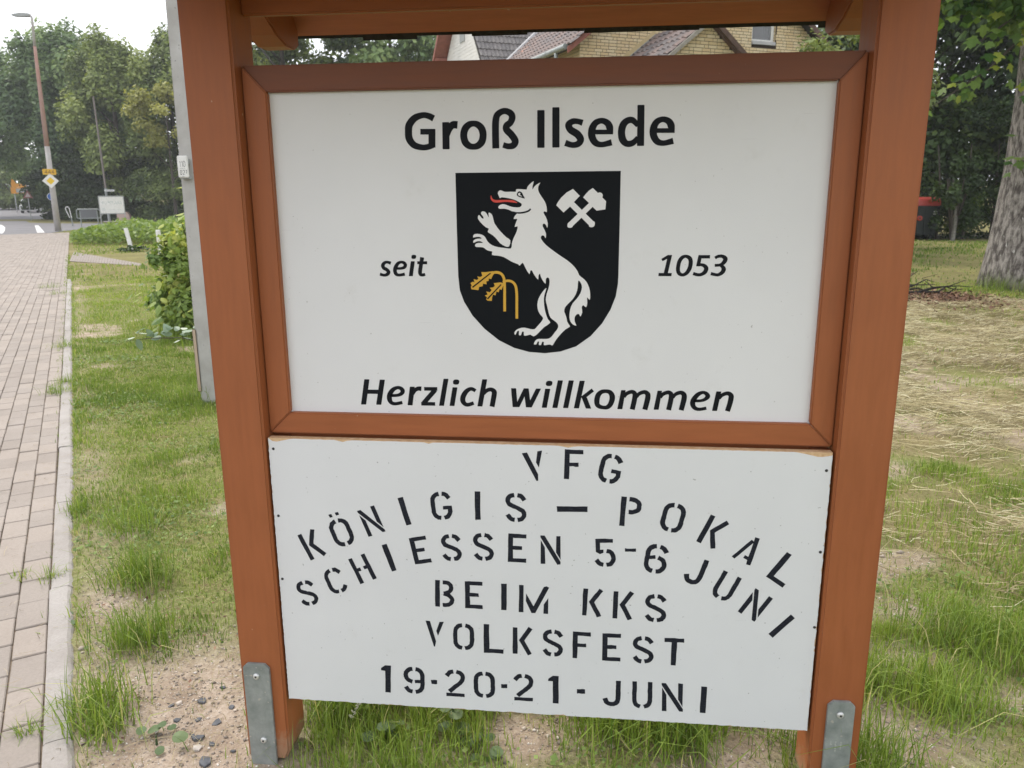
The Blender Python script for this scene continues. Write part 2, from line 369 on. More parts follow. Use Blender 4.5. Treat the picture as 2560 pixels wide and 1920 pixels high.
for col in range(30):
    t0 = col*PW + JT/2; off = (0.1 if col % 2 else 0.0) + rnd.uniform(-0.02, 0.02)
    k = -12
    while True:
        s0 = k*PL + off; k += 1
        if s0 > PATH_END-1.4*t0/3.2-0.2: break
        if s0 < -3.2: continue
        # two soldier courses where the side path joins
        cells.append((s0 + JT/2, t0))
cx = np.array([xy(s+0.1, t+0.05) for s, t in cells]); P3 = np.column_stack([cx, np.zeros(len(cx))])
vis = in_view(P3, 120); cells = [c for c, v in zip(cells, vis) if v]; P3 = P3[vis]
px, py, dz = project(P3); inside = (px > -10) & (py < 1930)
order = np.argsort(np.where(inside, dz, dz+1000)); solo = set(order[:300].tolist())
pang = math.atan2(PD[1], PD[0])
MR = Matrix(((PD[0], PN[0], 0), (PD[1], PN[1], 0), (0, 0, 1)))
stV, stF, stM = [], [], []
base_box = pav_meshes[0]; bv = np.array([v.co[:] for v in base_box.vertices]); bf = [tuple(pp.vertices) for pp in base_box.polygons]
mb_far = [MB(), MB(), MB()]
for i, (s0, t0) in enumerate(cells):
    x, y = xy(s0, t0); mi = rnd.choice((0, 0, 1, 1, 2)); tilt = (rnd.gauss(0, 0.006), rnd.gauss(0, 0.004)); dzv = rnd.gauss(0, 0.0013)
    Mx = Matrix.Translation((x, y, dzv)) @ MR.to_4x4() @ Matrix.Rotation(tilt[0], 4, 'X') @ Matrix.Rotation(tilt[1], 4, 'Y') @ Matrix.Rotation(rnd.gauss(0, 0.004), 4, 'Z')
    if i in solo:
        o = link('paver', pav_meshes[mi], None, sidewalk); o.matrix_local = Mx
    else:
        A = np.array(Mx); 
        if dz[i] < 9: vv = bv; ff = bf
        else:
            vv = np.array([(0,0,-.03),(PL-JT,0,-.03),(PL-JT,PW-JT,-.03),(0,PW-JT,-.03),(0,0,.012),(PL-JT,0,.012),(PL-JT,PW-JT,.012),(0,PW-JT,.012)]); ff = [(4,5,6,7),(0,1,5,4),(1,2,6,5),(2,3,7,6),(3,0,4,7)]
        mb_far[mi].add((vv @ A[:3, :3].T + A[:3, 3]).tolist(), ff)
allp = MB(); mats_idx = []
for k in range(3):
    n0 = len(allp.f); allp.add(mb_far[k].v, mb_far[k].f); mats_idx += [k]*(len(allp.f)-n0)
me = bpy.data.meshes.new('paving'); me.from_pydata(allp.v, [], allp.f)
for m in M_PAVER: me.materials.append(m)
me.polygons.foreach_set('material_index', mats_idx); me.update()
o = link('paving', me, None, sidewalk); o['kind'] = 'stuff'
# kerb stones, 1 m each
kb = MB(); kb.box((0, -0.080, -0.10), (0.994, -0.003, 0.018)); km = kb.mesh('kerb_stone', 0.008, 2); km.materials.append(M_KERB)
def worn_kerb(seed):
    q = random.Random(seed); b = MB(); n = 24; prof = [(-.080, -.08), (-.080, .004), (-.074, .012), (-.064, .017), (-.040, .0185), (-.012, .018), (-.004, .012), (-.003, -.08)]; vs = []
    for i in range(n+1):
        w_ = q.gauss(0, .0016); u_ = q.gauss(0, .0012)
        for j, (t, z) in enumerate(prof): vs.append((.994*i/n, t+(w_ if 0 < j < 4 else 0), z+(u_ if z > 0 else 0)-(abs(q.gauss(0, .002)) if j in (1, 2) else 0)))
    k = len(prof); b.add(vs, [(i*k+j, i*k+j+1, (i+1)*k+j+1, (i+1)*k+j) for i in range(n) for j in range(k-1)] + [tuple(range(k)), tuple(n*k+j for j in range(k))[::-1]])
    me = b.mesh('kerb_stone', smooth=False); me.materials.append(M_KERB); return me
kms = [worn_kerb(s) for s in range(4)]
for k in range(-2, 15):
    x, y = xy(-0.0+k*1.0+0.08, 0.0); o = link('kerb_stone', kms[k % 4], None, sidewalk)
    o.matrix_local = Matrix.Translation((x, y, rnd.gauss(0, 0.003))) @ MR.to_4x4() @ Matrix.Rotation(rnd.gauss(0, 0.002), 4, 'Z') @ Matrix.Rotation(rnd.gauss(0, 0.008), 4, 'X')
# the narrow side path that leaves to the right
sp = [(-14.60, 20.35), (-9.75, 15.95), (-9.55, 15.5), (-12.3, 16.85)]
b = MB(); b.prism(sp, 'z', -0.02, 0.003); side = b.build('path', M_JOINT); tag(side, 'narrow paved path branching off to the right', 'path', kind='structure')
b = MB(); d0 = Vector((2.4, -1.95, 0)).normalized()
A, B_, Cc, D_ = [Vector((*q, 0)) for q in (sp[3], sp[2], sp[1], sp[0])]
for i in range(26):
    for j in range(9):
        f = lambda u, v: (A.lerp(B_, u)).lerp(D_.lerp(Cc, u), v)
        u0, u1, v0, v1 = (i+0.06)/26, (i+0.94)/26, (j+0.05)/9, (j+0.95)/9
        b.add([f(u, v)+Vector((0, 0, z)) for z in (-0.02, 0.009) for u, v in ((u0, v0), (u1, v0), (u1, v1), (u0, v1))], [(4,5,6,7),(0,1,5,4),(1,2,6,5),(2,3,7,6),(3,0,4,7)])
o = b.build('paving', M_PAVER[0], side); o['kind'] = 'stuff'

# ------------------------------------------------------------------ roads
def flat(name, poly, z, m, label, cat):
    b = MB(); v = [Vector((x, y, 0)) for x, y in poly]; tri = tessellate_polygon([v])
    b.add([(x, y, float(z)+0.02*max(0, y-62)) for x, y in poly], tri); o = b.build(name, m)
    if o.data.polygons and o.data.polygons[0].normal.z < 0: o.data.flip_normals()
    return tag(o, label, cat, kind='structure')
main = [xy(-8, 3.25), xy(41.1, 3.25), xy(42.4, 0.8), xy(47, -0.3), xy(50.5, -1.7), xy(52, -4), xy(52.8, -10), xy(53.5, -40), xy(60.5, -40), xy(60.0, -3), xy(61.5, 0), xy(66, 2.6), xy(74, 3.2)]
main += [(-46.5, 62.0), (-78, 62.0), (-62, 40), xy(-8, 11)]
flat('road', main, 0.008, M_ASPHALT, 'grey asphalt road and side street beyond the footpath', 'road')
far = [(-46.5, 62.0), (-78.0, 62.0), (-92, 78), (-110, 104), (-66, 104), (-55, 80), (-49.5, 70)]
flat('road', far, 0.012, M_ASPHALT, 'far stretch of road rising towards the trees', 'road')
flat('pavement', [xy(60.2, -2.0), xy(60.8, -40), xy(63.0, -40), xy(62.4, -2.2)], 0.10, M_FARPAVE, 'pale pinkish pavement on the far side of the side street', 'pavement')
rm = flat('road_markings', [(-35.02, 45.94), (-34.75, 45.92), (-25.95, 34.53), (-26.35, 34.54)], 0.014, M_MARK, 'long white dash painted on the asphalt', 'marking')
flat('road_markings', [(-39.0, 47.89), (-38.14, 46.99), (-34.16, 42.26), (-30.2, 37.23), (-27.49, 33.68), (-28.0, 33.55), (-29.6, 35.53), (-30.9, 37.14), (-34.3, 41.47), (-36.8, 44.42)], 0.014, M_MARK, 'curved white line painted at the road mouth', 'marking')
# ------------------------------------------------------------------ outlines of print, emblem and stencil lettering, millimetres in the board plane
PRINT= [('G',[('S',[(536.4,1622.3,13.6),(525.6,1627.5,13),(512.3,1629.6,12.4),(494.4,1623.8,14.8),(482,1610.1,16.1),(479.6,1596.2,16.1),(480.9,1580.8,16.1),(490.9,1567.7,14.4),(508.6,1562.4,12.5),(522.1,1563.4,12.5),(532.9,1567.2,13.1)]),('L',[(530.7,1561.9,15.5),(531.8,1599.6,15.4)]),('L',[(505.9,1595.3,11.9),(539.4,1594.8,11.9)])]),('r',[('H',[(562.7,1614.4,15.6),(562.1,1557.8,15.7)]),('S',[(564.9,1585.2,10.1),(570.6,1600.5,13.6),(578.2,1608.4,15.3),(588.5,1608.2,15.9)])]),('o',[('O',[(601.6,1586.7,15.6),(605.1,1599.9,15.6),(613.5,1608.1,14.1),(623.2,1610.5,12.3),(633.1,1607.8,14),(641.4,1599.4,15.5),(644.2,1586.1,15.5),(641,1572.5,15.6),(632.4,1564.5,14.1),(622.3,1562.4,12.4),(612.6,1564.8,14.2),(604.5,1573,15.6)])]),('ß',[('S',[(671.7,1558.2,15.2),(671.4,1586.5,15.2),(672,1614.1,15.1),(676.5,1628.3,13.9),(690.5,1635.2,12.7),(704,1630.6,13.9),(708,1621.8,14.5),(703.9,1611.4,13.9),(695.7,1604.9,14.5),(695.7,1596.7,15.1),(706.1,1586,15.1),(714.1,1573.5,15.1),(710.3,1564.4,14),(699.2,1562.3,12.3),(687.8,1565.5,11.7)])]),('I',[('H',[(769.7,1635.7,15.8),(769.9,1558.3,15.9)])]),('l',[('H',[(801.7,1640.9,15.4),(802.3,1558.5,15.6)])]),('s',[('S',[(859,1608.4,12.5),(849,1611.3,11.4),(837.6,1611.5,12.6),(829.1,1604.8,14.3),(833.5,1594.6,14.9),(847.9,1585.4,15.4),(855.2,1574.3,14.9),(849.6,1565.3,13.2),(836.8,1563.3,12.1),(822.3,1567.9,13.2)])]),('e',[('S',[(917.6,1588,9.6),(916.9,1596.7,14.7),(913,1605.4,14.1),(905.2,1610.7,12.4),(895.9,1611.7,11.9),(885.5,1606.7,13.6),(879.2,1594.5,15.4),(879.4,1579.5,15.4),(887.4,1567,13.7),(901.1,1563.3,11.4),(921.5,1567.7,13.1)]),('L',[(880.7,1589.3,9.7),(924.1,1588.7,9.6)])]),('d',[('S',[(975.9,1600.7,9.5),(964.9,1611.7,12.4),(953.7,1611.3,13.5),(944.9,1603,15.2),(941.7,1588.2,15.3),(944.6,1573.1,15.3),(953.6,1564.5,13),(966.3,1566,12.4),(976.7,1576.8,9.6)]),('H',[(981.1,1642.5,14.8),(982.6,1559.5,15)])]),('e',[('S',[(1046.8,1589.1,9.5),(1045.9,1597.7,14.5),(1042,1606.4,13.9),(1034.3,1611.6,12.3),(1025,1612.6,11.7),(1014.9,1607.6,13.4),(1008.9,1595.6,15.1),(1009.4,1580.7,15.1),(1017.4,1568.3,13.5),(1031,1564.6,11.2),(1051,1569,12.9)]),('L',[(1010.5,1590.4,9.5),(1053.2,1589.8,9.5)])]),('s',[('S',[(427.8,1310.3,7.5),(420.7,1312.7,6.3),(414,1311.7,6.9),(409.2,1306.3,8.6),(410.5,1299.9,8.1),(417.9,1295.5,8.3),(421.7,1290.1,8.6),(417.9,1284.9,7.7),(410.7,1283.1,6.3),(401.4,1285.6,7.3)])]),('e',[('S',[(441.3,1298.5,5.7),(451.4,1298.8,6.1),(459.1,1301.5,7.3),(461.3,1306.9,8.1),(457.8,1311.6,7.3),(451,1312.8,6.3),(443.8,1309.3,7.7),(438.3,1300.5,9.1),(436.8,1292.6,8.7),(439.3,1286,8.1),(446.3,1283.5,6.5),(459.5,1285.8,7.3)])]),('i',[('H',[(479,1315,9.2),(473.2,1281.2,9.3)]),('E',[(481.6,1324.8),(487.1,1329.4)])]),('t',[('S',[(500.9,1323.8,9.2),(498.3,1309.9,9),(495,1292.3,8.9),(495.8,1285.9,8.1),(500.3,1284,7.2),(506.7,1285.5,6.4)]),('L',[(489.3,1311.6,6.6),(512,1311.6,6.6)])]),('1',[('H',[(1054,1329.7,8.8),(1046.1,1289.4,8.9)]),('H',[(1044.9,1290.4,28.4),(1044.5,1283.5,28.5)]),('L',[(1036.7,1318.6,5.9),(1051.8,1327.2,7)])]),('0',[('O',[(1072.5,1304.8,8.6),(1074.5,1315.5,8.6),(1079.8,1323.8,8.2),(1087.9,1326.9,6.9),(1095.8,1323.4,8.6),(1098.9,1316.4,9),(1098.3,1304.9,9),(1095,1295.8,8.8),(1089.5,1289.1,8),(1082.3,1286.3,6.9),(1075.4,1289.5,8.2),(1072.5,1296.5,8.6)])]),('5',[('L',[(1139.8,1325.9,7.3),(1115.2,1325.9,7.3)]),('H',[(1119.1,1329.6,8.1),(1115,1305.1,8.2)]),('S',[(1112.4,1308.4,6.4),(1122.2,1308.6,6.5),(1128.8,1306.2,8.1),(1133,1300.8,9.4),(1130.7,1293,9),(1124,1288,7.5),(1115.9,1286.7,6.9),(1105.3,1289.6,7)])]),('3',[('S',[(1150.7,1323.1,6.3),(1157,1326.8,6.6),(1165.9,1327,7.4),(1172.8,1321.9,9.5),(1170.2,1314.1,8.7),(1162.8,1308.5,6.5),(1150.9,1307.3,6.2)]),('S',[(1162.9,1307.3,5.4),(1167.9,1304.2,7.7),(1170.5,1298.9,9.6),(1167.8,1292.3,8.8),(1160.7,1287.4,7.2),(1155,1286.9,6.7),(1143.3,1289.5,6.9)])]),('H',[('H',[(358.1,1037.6,12.5),(347,975.5,12.6)]),('H',[(395.6,1037.4,12.4),(384,975.8,12.5)]),('L',[(355.9,1007.4,10.2),(386.4,1007.6,10.2)])]),('e',[('S',[(413.7,999.1,7.4),(429.4,999.9,7.4),(439.6,1003.6,8.7),(443.6,1010.6,10.6),(439.7,1016.8,9.4),(431.1,1018.6,8.1),(420.3,1013.4,10.3),(412.1,1001.6,12),(411,989.9,12),(415.3,981.6,9.7),(424.8,979.1,8.1),(441.8,982.7,7.8)])]),('r',[('H',[(467.3,1021.7,11.9),(460.2,976.1,12)]),('S',[(468,1003.2,6.4),(473.9,1013.2,8.7),(481.3,1017.3,10),(489,1017,11.4)])]),('z',[('L',[(495.5,1017,8.8),(527.1,1017.4,8.8)]),('L',[(521.8,1014.9,11.1),(493.4,982.4,11.2)]),('L',[(487.4,980.5,8.7),(520.9,980.8,8.7)])]),('l',[('H',[(548.5,1042.4,11.7),(536,976.5,11.9)])]),('i',[('H',[(569.4,1022.1,11.7),(561.1,976.7,11.8)]),('E',[(572.4,1034.9),(579.9,1041.1)])]),('c',[('S',[(617.9,1014.5,8.5),(611,1018.5,8.8),(603.8,1018.3,9.2),(595.1,1011.7,11.3),(588.6,1000.6,12.2),(587.2,990.9,12.2),(591.4,983.1,10.4),(599.5,980.5,9.2),(613.1,985,8.6)])]),('h',[('H',[(640.1,1042.7,11.8),(627.6,977,11.9)]),('S',[(637.3,1007.1,6.3),(644.2,1015.5,9),(654,1018.6,9.7),(661.3,1014.4,11.6),(662,1007.6,12.1),(659.6,993.8,11.9),(656.4,977,11.7)])]),('w',[('H',[(707.5,1022.6,11.9),(711,977.2,12)]),('H',[(736.8,1022.8,10.8),(715.5,977.3,10.9)]),('H',[(736.8,1022.8,11.9),(742.2,977.2,11.9)]),('H',[(765.7,1022.9,11.7),(744,977.2,11.8)])]),('i',[('H',[(787.1,1022.8,11.8),(779.1,977.1,11.9)]),('E',[(790.3,1035.7),(797.8,1042)])]),('l',[('H',[(816.2,1043.4,11.9),(803.9,977.2,12)])]),('l',[('H',[(841.3,1043.7,11.9),(828.8,977.5,12)])]),('k',[('H',[(866.4,1043.4,11.8),(853.9,977.4,12)]),('L',[(891.1,1022.1,8.7),(866.5,1001.8,8.7)]),('H',[(871.3,1004.6,12.2),(882,977.4,12.3)])]),('o',[('O',[(900.8,997.5,12.4),(903.2,1009.3,12),(910.4,1017.4,10.2),(921.2,1019.7,8.8),(930.8,1016.9,10.7),(935.6,1008.1,12.6),(935,997.3,12.3),(930.6,986.8,11.3),(923.8,981.3,9.8),(915.1,980.9,8.7),(906.3,983.3,10.3),(901.7,988.4,11.5)])]),('m',[('H',[(960.9,1023,10.2),(953.7,977.6,11.6)]),('S',[(962.9,1006,6.1),(968.1,1014.7,8.6),(980,1019.5,9.3),(986.6,1015.3,11),(987.4,1008.3,11.5),(985.5,994.8,11.6),(982.1,977.5,11.4)]),('S',[(991.4,1006.6,6),(996.9,1015.2,8.6),(1008.4,1019.5,9.4),(1015.6,1015.2,11.3),(1016.7,1007.1,12.2),(1014.4,993.6,11.9),(1010.8,977.7,11.6)])]),('m',[('H',[(1043.1,1023.3,10.1),(1036.4,978.1,11.5)]),('S',[(1045.2,1006.4,6),(1050.2,1015,8.5),(1062,1019.8,9.2),(1068.6,1015.6,10.9),(1069.4,1008.7,11.4),(1067.7,995.2,11.5),(1064.5,978,11.3)]),('S',[(1073.4,1007,6),(1078.8,1015.6,8.5),(1090.1,1019.8,9.4),(1097.3,1015.5,11.2),(1098.5,1007.5,12.1),(1096.3,994,11.8),(1092.9,978.2,11.4)])]),('e',[('S',[(1120.3,1001,6.8),(1134.7,1001.5,6.8),(1144.7,1004.9,8),(1151,1012.1,10.6),(1146.7,1018.9,8.8),(1138.8,1021,7.6),(1128.5,1015.7,10),(1119.8,1003.9,11.5),(1118.1,993.6,11.5),(1122.9,984.7,9.4),(1133.2,981.3,7.8),(1149.3,984.4,7.6)])]),('n',[('H',[(1175,1024.2,11.3),(1167.7,978.3,11.3)]),('S',[(1176.9,1006.9,5.9),(1182.6,1015.7,8.4),(1194.5,1020.2,9.1),(1201.9,1015.8,11.2),(1202.8,1008.3,11.9),(1200.6,994.9,11.6),(1196.5,978.3,11.3)])])]
CREST= {'shield':[(581.5,1507.7),(942.3,1508.6),(942.8,1388.9),(942.8,1283.9),(942.2,1265.2),(938.1,1238.3),(927.3,1208.5),(909.1,1176.9),(883.9,1147.7),(851.5,1123.6),(815.9,1111.1),(780.1,1106.7),(744,1109),(709.3,1118.1),(674.5,1135.3),(641.3,1161.6),(613.9,1192),(595,1223.7),(585.8,1249.7),(582.9,1282.5),(582,1389.8)],'wolf':[(754.4,1488.8),(744.4,1481.2),(740.1,1475.4),(738.5,1471),(728.4,1471.9),(717.8,1472.2),(715.4,1470.4),(714.6,1466.6),(704.5,1466.6),(691.2,1466.5),(685.3,1468.6),(680.5,1469.9),(676.8,1467.6),(675.1,1463.2),(677.2,1458.3),(679.6,1453.1),(683.6,1454.9),(696.4,1453.3),(709.7,1450.1),(720.4,1445.4),(727.3,1441),(727.5,1436.8),(724.3,1434),(717.6,1433),(704.3,1434.6),(693.1,1438.8),(685.6,1440.2),(678.1,1437.3),(675.9,1432.9),(679.1,1430.1),(688.2,1430.5),(698.9,1428.2),(708.5,1423.4),(717.6,1420.8),(712.7,1415.1),(710,1407.8),(717.8,1408.5),(715.4,1401.2),(712.1,1390.8),(718.8,1392.1),(716.3,1380.3),(709.8,1367.1),(705.7,1355.2),(703.7,1343.8),(690.2,1344.6),(673.9,1346.7),(660.4,1351.2),(651,1359.2),(645.6,1368.5),(638.9,1373.8),(628.1,1375.9),(620.4,1374.3),(618.4,1368),(625.2,1369),(633.4,1369),(638,1365.6),(630.1,1365.3),(623.8,1364),(619.1,1360.8),(619.3,1356),(626.4,1359.2),(634.6,1359.7),(640.6,1356),(633.2,1356),(626.4,1355),(622.5,1351.2),(624.9,1347),(635.8,1346.7),(642.6,1345.1),(648.8,1340.3),(656.1,1337.9),(661.6,1336.6),(660.6,1329.4),(673.7,1327.8),(687.3,1324.6),(703.5,1315.2),(714.4,1310.7),(719.8,1308.6),(723,1305.6),(729.3,1312.1),(733.9,1305.1),(738.8,1295.2),(745,1286.9),(746.4,1293.4),(748.8,1295.5),(751.5,1293.4),(753.7,1288.5),(758.6,1281),(764.5,1274.6),(765.1,1283.7),(768.6,1287.8),(770.2,1281.9),(774.6,1273),(781.1,1265.5),(781.6,1275.2),(784.8,1279.5),(788.9,1277.4),(790.3,1269.3),(788.2,1256.3),(783.9,1242.8),(781.8,1229.1),(784.6,1216.9),(788.7,1199.1),(792.9,1188.7),(800.3,1182.7),(807.2,1177.2),(810.3,1170.4),(808.7,1163.4),(802.4,1155),(796.4,1146.6),(789.6,1141),(779.9,1139.7),(766.2,1139.8),(760.1,1137.3),(756.2,1132.2),(755.1,1127.1),(760.6,1127.2),(763.4,1133.4),(766.7,1133.1),(766.2,1126.4),(771.2,1125.6),(773.9,1133),(777.8,1132.4),(777.8,1125.4),(785.5,1126.4),(792.4,1127),(797.9,1125.4),(804.7,1137),(815.6,1151),(826.5,1162.2),(836.8,1168.7),(834,1174.2),(830.6,1180.2),(828.9,1188.5),(826.1,1196.7),(823.6,1203.5),(824.9,1211.7),(831.3,1220),(842,1230.9),(849.4,1243.2),(853,1256.7),(854.2,1272.8),(859.9,1268),(862.7,1258.1),(859.4,1244.6),(851.5,1232.3),(842.1,1221.4),(836.9,1207.7),(835.4,1191.3),(838,1180.3),(844.1,1173.5),(851.2,1171.4),(847.5,1180.4),(847.4,1190.8),(852.5,1197.5),(857.4,1197),(860.1,1192.1),(864.1,1201.9),(862.8,1213.4),(866.5,1217.8),(872.5,1213.2),(875.1,1223),(874.3,1235.8),(880.4,1229.6),(881.2,1242),(878.8,1256.8),(872.4,1270.2),(864.3,1278.2),(856.1,1284.9),(852,1294.2),(843.8,1304.9),(830.3,1316.8),(814.1,1327.4),(795.3,1340.6),(781.8,1351.2),(773.2,1361),(770,1367.8),(773.2,1372.3),(777.8,1371),(780.7,1366),(781.7,1374.9),(778.5,1384.1),(774.5,1391.4),(774.5,1396.4),(777.7,1397.9),(781.7,1394.5),(784.4,1388.5),(785.4,1398.4),(782.1,1410.1),(776.8,1419.2),(776.2,1423.1),(779.4,1424.2),(783.1,1422.6),(782.8,1433.4),(778.8,1445.1),(770.8,1456.7),(765.5,1465.7),(763.9,1473.4),(765.5,1479.8),(768.7,1485.6),(760.2,1481.1),(754.9,1476),(751.8,1471.2),(751.8,1478.6)],'far_leg':[(783,1256.3),(774.1,1246.8),(766,1233.1),(762.7,1218.1),(764.7,1204.4),(770.2,1194.8),(775.9,1188),(771.6,1179.1),(762,1167.9),(756.5,1162.3),(746.8,1162.2),(733,1165.4),(722,1163.6),(713.6,1159),(710,1152.6),(712.5,1148.4),(716.7,1156.8),(720.8,1157.4),(720.5,1148.5),(725.2,1148),(728,1155.9),(731.9,1155.3),(732.1,1147.5),(738.5,1147.3),(746.8,1149.4),(753.7,1145.6),(760.6,1149),(768.9,1157.4),(778.5,1167.3),(792.1,1177.1),(786.6,1185.3),(782.5,1196.3),(779.1,1210),(777.4,1226.4),(778.5,1240)],'far_arm':[(638.3,1423.7),(642.4,1424.8),(647,1423.2),(650.9,1417.9),(654.6,1411.6),(653.9,1421.6),(658,1421),(662.2,1416.3),(664.8,1406.6),(667.7,1397.4),(679.7,1381.6),(693.1,1368.4),(702.2,1361.5),(699.1,1348),(690.2,1348.6),(679.4,1355.2),(671.4,1364.5),(663.3,1372.4),(655.3,1377.2),(651.5,1381.2),(654.3,1387),(647.3,1390.4),(637.9,1398.8),(630.2,1408.9),(630.9,1415.4),(633.6,1416.7),(638.1,1410.7),(642.7,1409.1),(641.7,1413.8),(637.4,1419.3)],'tongue':[(660.3,1459.2),(662.9,1452.7),(669.6,1449.3),(683,1449.2),(701.7,1449.1),(711.8,1447.3),(718.5,1442.6),(707,1443.9),(691,1445.1),(677.6,1443.8),(666.9,1444.2),(660.7,1449.1),(658.9,1454.8)],'eye_dark':[(717,1460.1),(719.1,1465.3),(723.1,1467.5),(728.4,1464.7),(731.6,1458.2),(734.8,1452),(726.3,1454.1),(720.4,1456.2)],'eye_white':[(719.9,1460.1),(721.8,1464),(725,1463.2),(724.4,1459.6),(727.3,1458),(728.9,1456.4),(723.6,1457.5)],'hammer_head':[(804,1437.2),(807.4,1443.6),(814.4,1453.1),(826.1,1464),(840,1471.6),(855.1,1456.9),(842.9,1444.2),(833.8,1434),(820,1421.6)],'second_hammer_head':[(862.5,1453.5),(866.8,1459.4),(874.5,1467.5),(883,1473.3),(894.1,1462.8),(898.3,1464),(902.5,1462.5),(904.9,1458.4),(904,1453),(912.2,1445.1),(911,1427.9),(892.3,1425.2),(883.7,1432.9),(874.1,1442.7)],'oak_leaf':[(635.8,1291.1),(645.9,1290.9),(662.4,1293.1),(667.3,1289.6),(662.3,1284.2),(658.1,1275.5),(652.6,1276.8),(652.3,1271.4),(647,1270.3),(647.5,1263.5),(639.5,1265.1),(638.3,1259.3),(630.3,1257.6),(628.8,1250.3),(619.9,1251.3),(612.8,1252.1),(611.5,1258.1),(613.7,1260.8),(610.5,1266.3),(616.7,1269.3),(620.2,1267.7),(618.1,1275),(625.3,1273.2),(629.2,1275.9),(626.5,1281.3),(633.7,1280),(638.1,1282.7)],'second_oak_leaf':[(663.7,1266.3),(678.6,1268),(686.2,1266.6),(685.4,1260.7),(681.4,1251.1),(676.8,1253),(675.1,1245.6),(669.6,1247.5),(667.8,1238.7),(661.8,1240.3),(659.5,1233.2),(658.9,1226.1),(649.2,1226.5),(646.2,1229.5),(648.2,1233.7),(643.3,1238.3),(649.9,1240.5),(646.4,1247.4),(654.7,1245.5),(659.2,1250.7),(654.5,1255.6),(662.5,1256.7),(666.4,1260.3)]}
CREST_ST= {'hammer_handle':[('L',[(838.2,1439.1,12.6),(882.8,1396.3,12.6)]),('E',[(882.3,1396.3,0),(888.7,1402.8,0)])],'second_hammer_handle':[('L',[(879.5,1437.6,11.5),(835.3,1395.4,11.6)]),('E',[(835.1,1394.9,0),(841.3,1401.1,0)])],'oak_stem':[('S',[(658.2,1288.7,4.9),(670.6,1290.7,6),(681.5,1286.9,6),(687.4,1276.1,6),(688.6,1255.8,6),(688.4,1231.2,6.1),(688.2,1202.3,6.1)])],'second_oak_stem':[('S',[(684.6,1268.8,4.9),(695.1,1271.8,5.5),(706,1269.5,5.5),(713.6,1260,6),(716,1242.3,6),(716.1,1217.7,6),(716,1186,6.1)])],'leaf_vein':[('L',[(615.1,1256.5,3.3),(656.9,1288.7,2.5)])],'second_leaf_vein':[('L',[(649.2,1230.4,3.3),(680.7,1263.4,2.5)])],'chin_line':[('S',[(706.9,1424,1.6),(717.6,1421.3,3.2),(731,1421.8,3.7),(743,1425.4,3.7),(747.5,1430,3.5)])]}
STENCIL= [('V',753.6,881.8,766.1,811.4),('F',851.1,889.7,850.2,818.0),('G',941.5,881.6,928.3,811.0),('K',196.5,659.7,226.6,594.2),('Ö',275.1,697.0,300.5,628.0),('N',351.3,727.9,376.2,661.3),('I',437.5,758.4,456.5,688.9),('G',534.5,776.6,540.4,705.0),('I',624.2,780.4,624.9,708.9),('S',715.6,779.7,715.9,706.5),('P',984.9,778.8,981.6,705.9),('O',1088.3,767.1,1073.4,695.5),('K',1187.8,732.4,1158.3,665.5),('A',1270.7,690.7,1240.8,629.1),('L',1361.7,644.0,1318.9,580.6),('S',181.4,528.8,198.7,461.7),('C',253.2,565.0,277.6,500.2),('H',321.3,600.2,349.2,535.2),('I',392.8,634.7,415.2,566.3),('E',475.3,658.3,489.0,589.8),('S',556.9,669.4,560.9,598.9),('S',635.9,675.3,638.0,603.1),('E',718.8,676.1,717.6,603.0),('N',798.1,674.3,798.1,601.6),('5',924.9,672.3,927.4,600.8),('6',1051.6,663.5,1041.3,589.3),('J',1148.6,633.2,1126.9,566.3),('U',1224.2,595.3,1194.4,529.6),('N',1298.5,550.3,1260.4,488.3),('I',1367.3,494.8,1319.9,441.1),('B',540.0,546.9,538.5,475.3),('E',611.7,547.2,611.1,474.9),('I',685.6,545.0,685.0,474.3),('M',758.6,543.4,757.7,470.5),('K',900.8,541.5,898.3,470.0),('K',973.5,538.3,971.7,466.0),('S',1049.3,535.7,1049.8,462.0),('V',511.6,434.4,508.9,364.7),('O',584.4,433.1,583.2,359.7),('L',658.6,434.4,658.3,355.6),('K',730.6,429.6,730.0,356.6),('S',805.4,428.3,804.4,354.8),('F',875.4,425.8,875.0,353.8),('E',947.7,425.6,948.0,351.4),('S',1023.1,423.1,1024.4,349.6),('T',1097.1,421.4,1097.3,348.5),('1',383.1,304.2,379.6,227.0),('9',454.6,303.9,452.9,227.4),('2',559.5,303.1,559.4,227.0),('0',633.4,302.3,634.0,227.3),('2',731.8,302.0,732.6,226.5),('1',807.0,301.5,807.4,224.1),('J',950.7,297.9,951.3,225.7),('U',1025.0,299.1,1025.9,224.2),('N',1097.2,299.3,1099.7,221.4),('I',1173.3,295.3,1173.4,222.1)]
BARS= [(812.1,743.1,883.8,745.1,13.7),(972.7,645.9,998.8,646.7,8.2),(498.2,264.0,513.6,264.7,11.7),(676.0,263.9,691.5,264.5,11.5),(865.7,261.7,885.9,262.6,12.5)]
